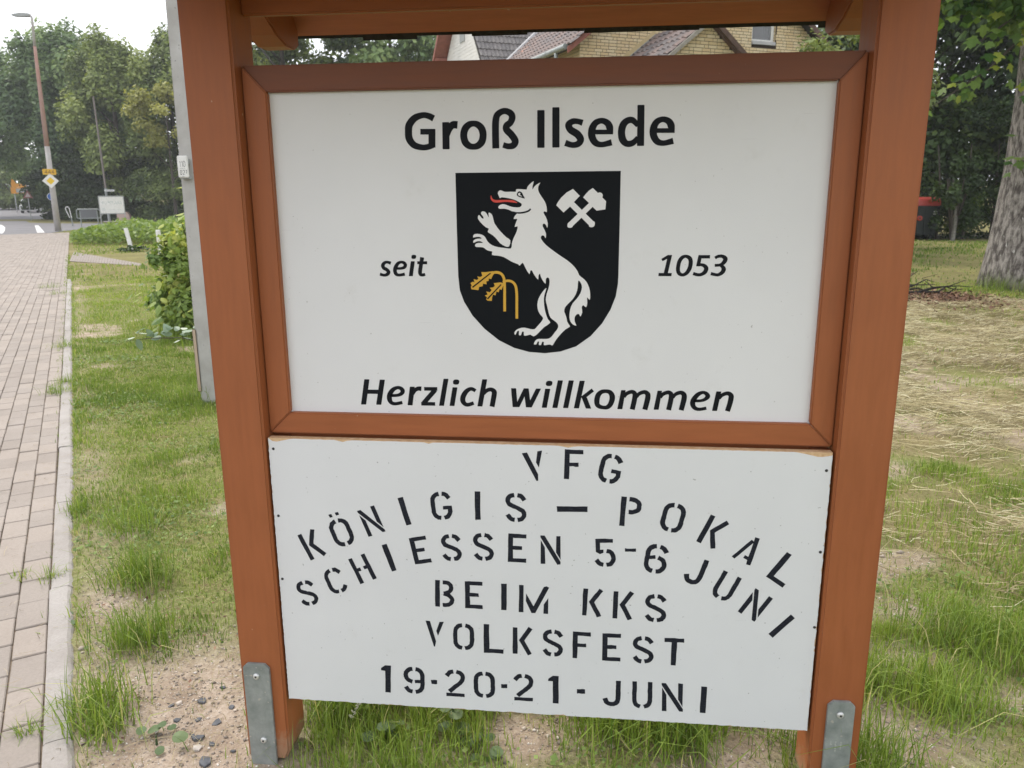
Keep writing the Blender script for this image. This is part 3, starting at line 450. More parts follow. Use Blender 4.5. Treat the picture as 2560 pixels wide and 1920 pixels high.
# ------------------------------------------------------------------ the welcome sign
sign = thing('welcome_sign', 'orange-brown wooden town welcome sign with two white panels and a small roof', 'sign')
def post(x0, x1, inner):
    b = MB(); z0, z1 = 0.012, 2.16
    ch = 0.028
    if inner > 0: prof = [(x0, z0), (x1-0.012, z0), (x1, z0+ch), (x1, z1), (x0, z1)]
    else: prof = [(x0+0.012, z0), (x1, z0), (x1, z1), (x0, z1), (x0, z0+ch)]
    b.prism(prof, 'y', 0.0, 0.112); return b.build('post', M_POST, sign, bevel=0.0055, seg=3)
post(0.0, 0.1144, 1); post(1.4299, 1.5444, -1)
FX0, FX1, IX0, IX1, FZ0, FZ1, IZ0, IZ1 = 0.1162, 1.4281, 0.1695, 1.3767, 0.9045, 1.7370, 0.9557, 1.6814
def rail(poly, m, name):
    b = MB(); b.prism(poly, 'y', 0.034, 0.085); return b.build(name, m, sign, bevel=0.0028, seg=2)
g = 0.0006
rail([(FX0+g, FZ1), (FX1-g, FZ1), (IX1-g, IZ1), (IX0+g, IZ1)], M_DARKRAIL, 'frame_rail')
rail([(FX0+g, FZ0), (FX1-g, FZ0), (IX1-g, IZ0), (IX0+g, IZ0)], M_RAIL, 'frame_rail')
rail([(FX0, FZ0+g), (FX0, FZ1-g), (IX0, IZ1-g), (IX0, IZ0+g)], M_POST, 'frame_stile')
rail([(FX1, FZ0+g), (FX1, FZ1-g), (IX1, IZ1-g), (IX1, IZ0+g)], M_POST, 'frame_stile')
b = MB(); b.box((0.150, 0.0500, 0.940), (1.396, 0.058, 1.700)); panel = b.build('welcome_panel', M_PANEL, sign)
b = MB(); b.box((FX0+0.002, 0.0585, 0.840), (FX1-0.002, 0.070, 1.715)); b.build('backing_board', M_RAIL, sign)
# notice board: chipboard core with a white laminate face whose sawn edges are chipped
NX0, NX1, NZ0, NZ1 = 0.1196, 1.4240, 0.190, 0.8985
b = MB(); b.box((NX0, 0.0100, NZ0), (NX1, 0.030, NZ1)); board = b.build('notice_board', M_CHIP, sign, bevel=0.0006, seg=1)
jr = random.Random(3); ol = []
def edge(a, c, n, amp, chips=()):
    for i in range(n):
        u = i/n; x = a[0]+(c[0]-a[0])*u; z = a[1]+(c[1]-a[1])*u
        L = math.hypot(c[0]-a[0], c[1]-a[1]); nx, nz = -(c[1]-a[1])/L, (c[0]-a[0])/L      # inward for a counter-clockwise outline
        d = amp*abs(jr.gauss(0, 1))
        for (cu, cw, cd) in chips: d += cd*max(0, 1-abs(u-cu)/cw)
        ol.append((x+nx*d, z+nz*d))
edge((NX0, NZ0), (NX1, NZ0), 150, 0.0011); edge((NX1, NZ0), (NX1, NZ1), 110, 0.0011)
edge((NX1, NZ1), (NX0, NZ1), 120, 0.0006, ((0.02, 0.04, 0.011), (0.45, 0.012, 0.004), (0.70, 0.01, 0.004), (0.86, 0.015, 0.005), (0.985, 0.03, 0.009)))
edge((NX0, NZ1), (NX0, NZ0), 110, 0.0008)
b = MB(); b.prism(ol, 'y', 0.0092, 0.0099); b.build('laminate', M_LAMINATE, board)
b = MB(); b.box((0.1172, 0.0305, 0.195), (0.157, 0.0575, 0.895)); b.build('batten', M_POST, sign)
b = MB(); b.box((1.3872, 0.0305, 0.195), (1.4272, 0.0575, 0.895)); b.build('batten', M_POST, sign)
for (x, z) in ((0.1318, 0.872), (0.1282, 0.531), (1.4130, 0.857), (1.4185, 0.469), (0.131, 0.70), (1.416, 0.66)):
    b = MB(); b.lathe([(0.0034, 0.0), (0.0034, -0.0008), (0.0018, -0.0015)], 10, (x, 0.0091, z), 'y'); b.build('screw', M_DARKMETAL, board)

# ---- lettering: flat shapes in millimetres in the plane of each board
def cr_smooth(pts, closed, sub=5):
    n = len(pts); outp = []
    rg = range(n) if closed else range(n-1)
    for i in rg:
        p0 = pts[(i-1) % n] if closed or i > 0 else pts[0]; p1 = pts[i]; p2 = pts[(i+1) % n]
        p3 = pts[(i+2) % n] if closed or i+2 < n else pts[-1]
        for k in range(sub):
            t = k/sub
            outp.append(tuple(0.5*(2*b_ + (c_-a_)*t + (2*a_-5*b_+4*c_-d_)*t*t + (3*b_-a_-3*c_+d_)*t**3) for a_, b_, c_, d_ in zip(p0, p1, p2, p3)))
    if not closed: outp.append(tuple(pts[-1]))
    return outp
def ribbon(mb, pts, closed, y, horiz=False, jit=0.0, jrn=None):
    n = len(pts); L, Rr = [], []
    for i in range(n):
        a = pts[(i-1) % n] if closed or i > 0 else pts[0]; c = pts[(i+1) % n] if closed or i < n-1 else pts[-1]; p = pts[i]
        d1 = np.array([p[0]-a[0], p[1]-a[1]]); d2 = np.array([c[0]-p[0], c[1]-p[1]])
        u1 = d1/np.linalg.norm(d1) if np.linalg.norm(d1) > 1e-6 else None
        u2 = d2/np.linalg.norm(d2) if np.linalg.norm(d2) > 1e-6 else None
        u1 = u2 if u1 is None else u1; u2 = u1 if u2 is None else u2
        nn = np.array([-u1[1]-u2[1], u1[0]+u2[0]]); nn = nn/np.linalg.norm(nn)
        k = max(0.5, float(nn @ np.array([-u1[1], u1[0]]))); h = p[2]/2/k
        if horiz: nn = np.array([1.0, 0.0]); h = p[2]/2
        jx = (jrn.gauss(0, jit), jrn.gauss(0, jit), jrn.gauss(0, jit), jrn.gauss(0, jit)) if jit else (0, 0, 0, 0)
        L.append((p[0]+nn[0]*h+jx[0], p[1]+nn[1]*h+jx[1])); Rr.append((p[0]-nn[0]*h+jx[2], p[1]-nn[1]*h+jx[3]))
    vs = [(q[0]/1000, y, q[1]/1000) for q in L+Rr]
    fs = [(i, (i+1) % n, n+(i+1) % n, n+i) for i in range(n if closed else n-1)]
    mb.add(vs, fs)
def stroke(mb, kind, pts, y):
    if kind == 'S': ribbon(mb, cr_smooth(pts, False), False, y)
    elif kind == 'O': ribbon(mb, cr_smooth(pts, True), True, y)
    elif kind == 'L': ribbon(mb, pts, False, y)
    elif kind == 'H':
        if len(pts) == 2 and math.hypot(pts[1][0]-pts[0][0], pts[1][1]-pts[0][1]) > 1.2*pts[0][2]:      # slightly rounded corners
            a, c = pts; ln = math.hypot(c[0]-a[0], c[1]-a[1]); e = 0.10*a[2]/ln
            q = lambda u, k: (a[0]+(c[0]-a[0])*u, a[1]+(c[1]-a[1])*u, a[2]*(1-u)*k+c[2]*u*k)
            ribbon(mb, [q(0, 0.84), q(e*0.35, 0.95), q(e, 1.0), q(1-e, 1.0), q(1-e*0.35, 0.95), q(1, 0.84)], False, y, True)
        else: ribbon(mb, pts, False, y, True)
    elif kind == 'E':
        cx_, cz_ = pts[0][:2]; rx, rz = abs(pts[1][0]-cx_), abs(pts[1][1]-cz_)
        sgn = lambda v: math.copysign(abs(v)**0.75, v)
        vs = [((cx_+rx*sgn(math.cos(k*math.pi/14))+0.12*rz*sgn(math.sin(k*math.pi/14)))/1000, y, (cz_+rz*sgn(math.sin(k*math.pi/14)))/1000) for k in range(28)]
        mb.add(vs, [tuple(range(28))])
def flat_part(name, m, parent, fill):
    b = MB(); fill(b); me = bpy.data.meshes.new(name); me.from_pydata(b.v, [], b.f); me.update()
    return link(name, me, m, parent)
for ch, strokes in PRINT:
    def fill(b):
        for k, (kind, pts) in enumerate(strokes): stroke(b, kind, pts, 0.0496-0.00004*k)
    flat_part('letter', M_PRINT, panel, fill)
def poly_part(name, key, m, y, parent=panel, sub=1):
    pts = [(q[0]/1000, q[1]/1000) for q in CREST[key]]
    b = MB(); b.prism(pts, 'y', y, y+0.00018); return b.build(name, m, parent)
poly_part('shield', 'shield', M_SHIELD, 0.0496)
def smooth_key(key, sub=3):
    CREST[key] = [q[:2] for q in cr_smooth([(a, c) for a, c in CREST[key]], True, sub)]
smooth_key('wolf', 2); smooth_key('far_leg', 2); smooth_key('far_arm', 2); smooth_key('tongue', 3); smooth_key('eye_dark', 3); smooth_key('eye_white', 3)
for key, nm, m, y in (('wolf', 'wolf', M_WOLF, 0.0493), ('far_leg', 'wolf_leg', M_WOLF, 0.0493), ('far_arm', 'wolf_foreleg', M_WOLF, 0.0493), ('tongue', 'tongue', M_RED, 0.0493),
                      ('eye_dark', 'eye', M_SHIELD, 0.0490), ('eye_white', 'eye_white', M_WOLF, 0.0487), ('hammer_head', 'hammer_head', M_WOLF, 0.0493), ('second_hammer_head', 'hammer_head', M_WOLF, 0.0493),
                      ('oak_leaf', 'oak_leaf', M_GOLD, 0.0492), ('second_oak_leaf', 'oak_leaf', M_GOLD, 0.0492)):
    poly_part(nm, key, m, y)
for key, nm, m, y in (('hammer_handle', 'hammer_handle', M_WOLF, 0.0491), ('second_hammer_handle', 'hammer_handle', M_WOLF, 0.04895), ('oak_stem', 'oak_stem', M_GOLD, 0.0490), ('second_oak_stem', 'oak_stem', M_GOLD, 0.0488),
                      ('leaf_vein', 'leaf_vein', M_SHIELD, 0.0486), ('second_leaf_vein', 'leaf_vein', M_SHIELD, 0.0486), ('chin_line', 'chin_line', M_SHIELD, 0.0489)):
    def fill(b):
        for k, (kind, pts) in enumerate(CREST_ST[key]): stroke(b, kind, pts, y-0.00004*k)
    flat_part(nm, m, panel, fill)
# ---- hand painted stencil letters, unit height, drawn from stroke shapes with the stencil's bridges left open
SW_ = 0.150
OL = [(-.05, .925), (-.17, .89), (-.27, .76), (-.285, .5), (-.27, .24), (-.17, .11), (-.05, .075)]
OR = [(-x, y) for x, y in OL]
TR = [(.05, .925), (.17, .89), (.28, .755)]; BL = [(-.05, .075), (-.17, .11), (-.28, .245)]; BR = [(.05, .075), (.17, .11), (.28, .245)]; TL = [(-x, y) for x, y in TR]
SM = [(-.05, .925), (-.19, .885), (-.265, .75), (-.21, .61), (0, .505), (.21, .39), (.265, .25), (.19, .115), (.05, .075)]
G_ = {
 'I': [('L', [(0, 0), (0, 1)], .19)],
 'K': [('L', [(-.25, 0), (-.25, 1)], .16), ('L', [(.27, 1), (-.03, .52), (.25, 0)], .155)],
 'O': [('S', OL), ('S', OR)], '0': [('S', OL), ('S', OR)],
 'Ö': [('S', OL), ('S', OR), ('L', [(-.12, 1.10), (-.12, 1.21)], .11), ('L', [(.12, 1.10), (.12, 1.21)], .11)],
 'N': [('P', [(-.325, 0), (-.175, 0), (-.175, .59), (-.325, .84)]), ('P', [(-.33, 1), (-.20, 1), (.33, .09), (.33, 0), (.22, 0), (-.33, .93)]), ('P', [(.325, 1), (.175, 1), (.175, .43), (.325, .17)])],
 'G': [('S', OL), ('S', TR), ('S', [(.05, .075), (.17, .11), (.265, .25), (.275, .40)]), ('L', [(.04, .43), (.35, .43)], .13)],
 'S': [('S', TR), ('S', SM), ('S', BL)],
 'P': [('L', [(-.24, 0), (-.24, 1)], .17), ('S', [(-.06, .925), (.1, .91), (.24, .82), (.26, .70), (.24, .59), (.1, .50), (-.06, .49)])],
 'A': [('L', [(-.30, .0), (-.02, .84)], .13), ('L', [(.27, 0), (.06, 1)], .16), ('L', [(.0, .20), (.20, .20)], .12)],
 'L': [('L', [(-.22, 1), (-.22, .07)], .18), ('L', [(-.31, .07), (.31, .07)], .145)],
 'C': [('S', OL), ('S', TR), ('S', BR)],
 'H': [('L', [(-.25, 0), (-.25, 1)], .15), ('L', [(.25, 0), (.25, 1)], .15), ('L', [(-.2, .52), (-.06, .52)], .13), ('L', [(.06, .52), (.2, .52)], .13)],
 'E': [('L', [(-.22, 0), (-.22, 1)], .165), ('L', [(-.20, .93), (.30, .93)], .145), ('L', [(-.20, .07), (.30, .07)], .145), ('L', [(-.20, .51), (.16, .51)], .135)],
 'F': [('L', [(-.22, 0), (-.22, 1)], .165), ('L', [(-.20, .93), (.30, .93)], .145), ('L', [(-.20, .50), (.15, .50)], .135)],
 '5': [('L', [(-.27, .93), (.27, .93)], .14), ('P', [(-.30, 1), (-.15, 1), (-.15, .62), (-.04, .62), (-.04, .50), (-.16, .46), (-.30, .53)]), ('S', [(.06, .57), (.2, .52), (.275, .38), (.275, .25), (.19, .11), (.05, .075)]), ('S', BL)],
 '6': [('S', OL), ('S', TR), ('S', [(.05, .55), (.2, .49), (.27, .36), (.265, .24), (.17, .11), (.05, .075)]), ('L', [(-.22, .52), (-.03, .56)], .12)],
 '9': [('S', OR), ('S', TL), ('S', [(-.05, .925), (-.17, .89), (-.265, .76), (-.27, .64), (-.2, .51), (-.05, .45)]), ('S', BL), ('L', [(.03, .46), (.22, .48)], .12)],
 'J': [('S', [(.22, 1), (.22, .70), (.22, .35), (.17, .15), (.02, .085), (-.15, .13), (-.23, .30)], .165)],
 'U': [('S', [(-.25, 1), (-.25, .65), (-.25, .30), (-.19, .14), (-.06, .075)]), ('S', [(.25, 1), (.25, .65), (.25, .30), (.19, .14), (.06, .075)])],
 'B': [('L', [(-.25, 0), (-.25, 1)], .165), ('S', [(-.07, .925), (.1, .91), (.21, .81), (.21, .66), (.1, .55), (-.04, .51)]), ('S', [(-.04, .50), (.12, .46), (.24, .34), (.24, .20), (.12, .09), (-.07, .075)])],
 'M': [('L', [(-.42, 0), (-.42, 1)], .155), ('P', [(-.26, .70), (-.26, .42), (-.07, 0), (.05, 0), (.50, .96), (.42, 1), (.33, .97), (-.01, .24)]), ('P', [(.34, 0), (.48, 0), (.48, .58), (.34, .33)])],
 'V': [('P', [(-.33, 1), (-.17, 1), (.06, .22), (.03, 0), (-.02, 0)]), ('P', [(.33, 1), (.18, 1), (.07, .63), (.13, .44)])],
 'T': [('L', [(-.32, .93), (.32, .93)], .145), ('L', [(0, 0), (0, .90)], .17)],
 '1': [('L', [(.07, 0), (.07, 1)], .19), ('P', [(-.02, 1), (.05, .80), (-.17, .80), (-.17, .88)])],
 '2': [('S', TL), ('S', [(.05, .925), (.19, .87), (.26, .73), (.2, .55), (.02, .38), (-.20, .17)]), ('L', [(-.31, .055), (.31, .055)], .125)],
}
lr = random.Random(9)
for ch, tx, tz, bx, bz in STENCIL:
    up = np.array([tx-bx, tz-bz]); Hh = float(np.linalg.norm(up)); rt = np.array([up[1], -up[0]])
    def pt(q): return (bx + up[0]*q[1] + rt[0]*q[0], bz + up[1]*q[1] + rt[1]*q[0])
    def fill(b):
        y = 0.00890
        for st_ in G_[ch]:
            y -= 0.00004
            if st_[0] == 'P':
                pp = [pt(q) for q in st_[1]]; pp = [(a+lr.gauss(0, .35), c+lr.gauss(0, .35)) for a, c in pp]
                tri = tessellate_polygon([[Vector((a, c, 0)) for a, c in pp]]); b.add([(a/1000, y, c/1000) for a, c in pp], tri)
            else:
                ww = (st_[2] if len(st_) > 2 else SW_)*Hh
                pp = [pt(q)+(ww,) for q in st_[1]]
                if st_[0] == 'S': pp = cr_smooth(pp, False, 4)
                else:
                    nseg = []
                    for a, c in zip(pp[:-1], pp[1:]): nseg += [tuple(a[k]+(c[k]-a[k])*u/4 for k in range(3)) for u in range(4)]
                    pp = nseg + [pp[-1]]
                ribbon(b, pp, False, y, False, 0.30, lr)
    flat_part('letter', M_MARKER, board, fill)
for x0, z0, x1, z1, wd in BARS:
    def fill(b): ribbon(b, [(x0+(x1-x0)*u/5, z0+(z1-z0)*u/5, wd) for u in range(6)], False, 0.0089, False, 0.3, lr)
    flat_part('dash', M_MARKER, board, fill)

# ---- anchors with bolts
def anchor(x0, x1, top, bolts, stamp):
    b = MB(); c = 0.012
    b.prism([(x0, -0.06), (x1, -0.06), (x1, top-c), (x1-c, top), (x0+c, top), (x0, top-c)], 'y', -0.0085, -0.0004)
    a = b.build('post_anchor', M_GALV, sign, bevel=0.0009, seg=2)
    for (x, z) in bolts:
        b = MB(); b.lathe([(0.0085, 0.0), (0.0085, -0.0012), (0.0080, -0.0030), (0.0062, -0.0046), (0.0034, -0.0052)], 20, (x, -0.0086, z), 'y'); bo = b.build('bolt', M_BOLT, a, smooth=True)
        b = MB(); b.lathe([(0.0030, 0.0), (0.0030, -0.0006)], 6, (x, -0.0137, z), 'y'); b.build('bolt_socket', M_DARKMETAL, a)
    if stamp:
        sr = random.Random(4)
        for col, n in ((0.013, 4), (0.024, 11), (0.036, 8)):
            b = MB()
            for k in range(n):
                zz = stamp - k*0.0028
                b.box((x0+col, -0.0087, zz), (x0+col+sr.uniform(.002, .0045), -0.00852, zz+sr.uniform(.0005, .0016)))
            b.build('stamp_mark', M_BOLT, a)
anchor(0.0105, 0.0805, 0.298, ((0.0455, 0.263), (0.0500, 0.075)), 0)
anchor(1.4610, 1.5235, 0.287, ((1.4905, 0.252),), 0.178)

# ---- roof: tie beam, rafters, boarded slopes, bitumen shingles
b = MB(); b.box((0.1150, 0.058, 1.842), (1.4293, 0.077, 1.990)); b.build('tie_beam', M_RAIL, sign, bevel=0.004)
b = MB(); b.box((-0.16, 0.035, 2.20), (1.61, 0.077, 2.26)); b.build('ridge_beam', M_RAIL, sign, bevel=0.004)
RY, RZ = 0.056, 2.262
def roof_y(z, sgn): return RY + sgn*(RZ-z)/0.98
for sgn in (1, -1):
    f = lambda y: RY + sgn*(y-RY)
    prof = [(0.118, 1.915), (0.235, 1.873), (0.29, 1.848), (0.35, 1.832), (0.41, 1.834), (0.436, 1.846), (0.436, RZ-0.98*(0.436-RY)-0.004), (0.118, RZ-0.98*(0.118-RY)-0.004)]
    for x0 in (0.022, 1.4430):
        b = MB(); b.prism([(f(y), z) for y, z in prof], 'x', x0, x0+0.080); b.build('rafter', M_POST, sign, bevel=0.004)
    # boards of the slope, four wide ones on each side
    y0, z0, y1, z1 = RY+0.002, RZ, 0.452, RZ-0.98*(0.452-RY)
    nb = 4
    for k in range(nb):
        u0, u1 = k/nb, (k+1)/nb-0.004
        a = (y0+(y1-y0)*u0, z0+(z1-z0)*u0); c = (y0+(y1-y0)*u1, z0+(z1-z0)*u1); th = 0.022*0.714
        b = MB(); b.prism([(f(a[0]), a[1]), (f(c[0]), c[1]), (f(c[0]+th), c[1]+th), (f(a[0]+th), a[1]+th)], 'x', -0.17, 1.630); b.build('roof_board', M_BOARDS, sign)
    # shingles: courses of tabs that hang a little past the boards
    sr = random.Random(20+int(sgn)); L = math.hypot(y1-y0, z1-z0); d = ((y1-y0)/L, (z1-z0)/L); nrm = (0.70, 0.714)
    for row in range(5):
        top = L+0.030-0.125*row; low = top-0.16
        x = -0.185 - (0.0 if row % 2 else 0.0) + (0.074 if row % 2 else 0.0); k = 0
        while x < 1.62:
            wd = 0.148; e = sr.choice((0, 0.004, 0.008, -0.002)) if row == 0 else sr.uniform(-0.002, 0.002)
            lift = 0.027+0.004*row; P_ = lambda u, h: (y0+d[0]*u+nrm[0]*h, z0+d[1]*u+nrm[1]*h)
            q = [P_(low, lift-0.002), P_(top+e, lift+0.004), P_(top+e, lift+0.010), P_(low, lift+0.004)]
            b = MB(); b.prism([(f(p_[0]), p_[1]) for p_ in q], 'x', x, min(x+wd-0.0003, 1.640)); b.build('shingle', M_BITUMEN, sign); x += wd; k += 1
# ------------------------------------------------------------------ grass and ground cover
M_GRASS = leaf_mat('grass_blades', (0.095, 0.175, 0.026), (0.325, 0.420, 0.075), (0.55, 0.48, 0.24), 0.6, 0.35)
M_HAY = leaf_mat('dry_straw', (0.13, 0.095, 0.045), (0.46, 0.39, 0.21), (0.68, 0.62, 0.42), 0.7, 0.15)
def blades(n_try, bx, dens, h_fun, w_fun, shade_fun, lean=0.45, seed=1, pad=200):
    r = np.random.default_rng(seed)
    x = r.uniform(bx[0], bx[1], n_try); y = r.uniform(bx[2], bx[3], n_try)
    keep = r.random(n_try) < dens(x, y); x, y = x[keep], y[keep]
    P = np.column_stack([x, y, np.full(len(x), 0.02)]); v = in_view(P, pad); x, y = x[v], y[v]; n = len(x)
    z = gz(x, y) - 0.004
    h = h_fun(x, y)*np.clip(r.normal(1, 0.32, n), 0.35, 2.0); wd = w_fun(x, y)*r.uniform(0.7, 1.3, n)
    a = r.uniform(0, 2*np.pi, n); ln = np.abs(r.normal(0, lean, n)); fa = a + r.normal(0, 0.5, n) + np.pi/2
    dx, dy = np.cos(a), np.sin(a); wx, wy = np.cos(fa)*wd/2, np.sin(fa)*wd/2
    sh = np.clip(shade_fun(x, y) + r.normal(0, 0.16, n), 0, 0.86); dry = r.random(n) < 0.06; sh = np.where(dry, r.uniform(0.9, 1.0, n), sh)
    b0 = np.column_stack([x-wx, y-wy, z]); b1 = np.column_stack([x+wx, y+wy, z])
    m = np.column_stack([x+dx*h*ln*0.35, y+dy*h*ln*0.35, z+h*0.60])
    off = np.column_stack([wx*0.75, wy*0.75, np.zeros(n)])
    tip = np.column_stack([x+dx*h*ln, y+dy*h*ln, z+h*np.sqrt(np.clip(1-(ln*0.7)**2, 0.12, 1))])
    V = np.stack([b0, b1, m+off, m-off, tip], 1).reshape(-1, 3)
    k = np.arange(n)[:, None]*5
    T = np.stack([k+0, k+1, k+2, k+0, k+2, k+3, k+3, k+2, k+4], -1).reshape(-1, 3)
    return V, T, np.repeat(sh, 5)
def join(parts):
    V, T, S, n = [], [], [], 0
    for v, t, s in parts: V.append(v); T.append(t+n); S.append(s); n += len(v)
    return np.concatenate(V), np.concatenate(T), np.concatenate(S)
def on_path(x, y, m=0.0):
    s, t = st(x, y); return (t > -0.085-m) & (t < 3.3) & (s < PATH_END+1.2)
def on_side(x, y):
    ax, ay, bx_, by_ = -13.4, 18.6, -9.65, 15.7
    dx, dy = bx_-ax, by_-ay; L = math.hypot(dx, dy); u = ((x-ax)*dx+(y-ay)*dy)/L; v = np.abs((x-ax)*(-dy)+(y-ay)*dx)/L
    return (u > 0) & (u < L) & (v < 2.1*(1-u/L)+0.12)
def under_post(x, y): return ((x > -0.005) & (x < 0.12) | (x > 1.425) & (x < 1.55)) & (y > -0.012) & (y < 0.118)
clump = lambda x, y, s: smooth01(0.36, 0.66, fbm(x+17, y-4, s))
def shade_near(x, y): return 0.30 + 0.55*(fbm(x, y, 0.45)-0.3) + 0.25*(fbm(x+5, y+3, 2.2)-0.5) + 0.12*smooth01(4, 12, y)
lists = []
verge = lambda x, y: (~on_path(x, y)) & (~under_post(x, y))
# left verge and around the sign, mown short with tufts
lists.append(blades(560000, (-6.5, 0.4, -0.6, 8.0), lambda x, y: verge(x, y)*(1-smooth01(3.6, 8.0, y))*(1-0.96*sand_mask(x, y))*(0.62+0.38*clump(x, y, 0.35)), lambda x, y: 0.018+0.022*clump(x, y, 0.35), lambda x, y: 0.0030+0.0004*y, shade_near, 0.55, 2))
lists.append(blades(130000, (-10.5, 0.6, 3.2, 13.0), lambda x, y: verge(x, y)*smooth01(3.2, 7.0, y)*(1-0.6*sand_mask(x, y))*(0.45+0.55*clump(x, y, 0.6)), lambda x, y: 0.028+0.02*clump(x, y, 0.6), lambda x, y: 0.0045+0.0004*(y-3), shade_near, 0.5, 3))
# lush tufts under the notice board and at the right
lists.append(blades(30000, (0.12, 1.45, -0.15, 1.1), lambda x, y: verge(x, y)*(1-0.95*sand_mask(x, y))*(0.25+0.75*clump(x, y, 0.25)), lambda x, y: 0.030+0.055*clump(x, y, 0.25), lambda x, y: 0.0032+0*x, lambda x, y: 0.28+0.55*(fbm(x, y, 0.3)-0.4), 0.5, 4))
lists.append(blades(90000, (1.40, 3.6, -0.3, 2.6), lambda x, y: verge(x, y)*(1-0.96*sand_mask(x, y))*(1-0.75*hay_mask(x, y))*(0.42+0.58*clump(x, y, 0.3)), lambda x, y: 0.024+0.042*clump(x, y, 0.3), lambda x, y: 0.0032+0*x, shade_near, 0.5, 5))
lists.append(blades(90000, (0.5, 9.5, 1.0, 12.5), lambda x, y: (1-0.78*hay_mask(x, y))*(0.2+0.6*clump(x, y, 0.5)), lambda x, y: 0.026+0.02*clump(x, y, 0.5), lambda x, y: 0.0040+0.0004*y, lambda x, y: shade_near(x, y)+0.08, 0.6, 6))
# lawns farther off
lists.append(blades(60000, (2.0, 16.0, 10, 26.6), lambda x, y: 0.10+0.45*clump(x, y, 1.0), lambda x, y: 0.04+0.03*clump(x, y, 1.0), lambda x, y: 0.010+0.0006*y, lambda x, y: 0.10+0.6*(fbm(x, y, 1.2)-0.45), 0.5, 7, 60))  # right lawn: sparse blades toned darker, tree shade put into their colour
lists.append(blades(75000, (-26.0, 2.5, 12, 44), lambda x, y: (~on_path(x, y, 0.05))*(~on_side(x, y))*(st(x, y)[0] < 50)*0.8, lambda x, y: 0.05+0.02*clump(x, y, 1.0), lambda x, y: 0.010+0.0007*y, lambda x, y: 0.38+0.5*(fbm(x, y, 1.5)-0.45), 0.5, 8, 60))
# grass that creeps over the outer edge of the kerb
lists.append(blades(200000, (-11.0, -0.2, -0.3, 15.0), lambda x, y: (lambda s, t: np.exp(-((t+0.10)/0.025)**2)*smooth01(0.42, 0.60, fbm(x, y, 0.28)))(*st(x, y)), lambda x, y: 0.040+0.03*clump(x, y, .2), lambda x, y: 0.0030+0.0004*np.maximum(y, 0), lambda x, y: 0.30+0.5*(fbm(x, y, 0.4)-0.4), 0.9, 13))
# grass in the joint between kerb and pavers, and tussocks at the kerb
def joint(x, y):
    s, t = st(x, y); n = fbm(x*1.0, y*1.0, 0.5)
    return (np.abs(t+0.001) < 0.018+0.03*smooth01(2.5, 7, s))*(smooth01(0.50, 0.62, n)*0.5 + 0.6*smooth01(2.2, 5.0, s))*(s < 26)
lists.append(blades(420000, (-14.0, -0.2, -0.2, 19.0), joint, lambda x, y: 0.035+0*x, lambda x, y: 0.0035+0.0004*y, lambda x, y: 0.35+0.4*(fbm(x, y, 0.4)-0.4), 0.8, 9))
def tussock(cx_, cy_, r_, h_, n, sh, seed):
    return blades(n, (cx_-r_*2, cx_+r_*2, cy_-r_*2, cy_+r_*2), lambda x, y: np.exp(-(((x-cx_)**2+(y-cy_)**2)/(r_*r_))), lambda x, y: h_+0*x, lambda x, y: 0.0034+0*x, lambda x, y: sh+0*x, 0.75, seed)
for k, (a, c, r_, h_, n) in enumerate([(-0.86, 0.94, .09, .13, 900), (-0.52, 0.15, .07, .11, 700), (-1.19, 1.41, .10, .10, 700), (-0.46, 0.06, .06, .08, 500), (-0.62, 0.52, .08, .12, 700), (-1.55, 1.55, .04, .07, 250), (-1.22, 0.90, .03, .06, 200), (-1.34, .89, .03, .05, 150), (-0.66, .03, .02, .06, 120), (-3.23, 3.77, .07, .10, 350), (-4.49, 5.61, .08, .10, 300), (-3.41, 4.09, .05, .08, 250),
        (-8.53, 10.95, .16, .10, 300), (-7.71, 10.01, .12, .08, 220), (0.30, 0.30, .09, .15, 700), (0.98, 0.22, .10, .17, 1000), (1.15, 0.18, .09, .16, 900), (1.05, 0.35, .10, .15, 700), (-3.2, 6.1, .35, .30, 700), (-2.7, 5.3, .25, .28, 500), (-2.25, 4.3, .16, .22, 500), (-2.08, 3.6, .14, .18, 700), (-3.75, 6.3, .3, .24, 500), (1.68, 0.45, .10, .14, 700), (1.62, 0.10, .09, .15, 800), (2.1, 0.78, .12, .13, 800), (2.35, 0.62, .15, .14, 900), (1.9, 0.40, .10, .12, 700), (1.62, 0.75, .08, .13, 600), (7.6, 11.2, .5, .28, 900), (7.1, 11.3, .3, .22, 500), (8.2, 10.9, .5, .25, 600), (0.2, 0.25, .08, .16, 700)]):
    lists.append(tussock(a, c, r_, h_, n*2, 0.30+0.05*(k % 4), 100+k))
V, T, S = join(lists)
grass = np_mesh('grass', V, T, M_GRASS, shade=S); tag(grass, 'green and yellowish grass blades covering the verge and lawns', 'grass', kind='stuff')
# dead flat blades in the thatch of the verge
lists_dead = [blades(80000, (-3.6, 3.6, -0.4, 5.0), lambda x, y: verge(x, y)*(0.30+0.15*sand_mask(x, y))*(1-0.8*hay_mask(x, y)), lambda x, y: 0.028+0*x, lambda x, y: 0.0018+0.0004*y, lambda x, y: 0.95+0*x, 3.0, 12)]
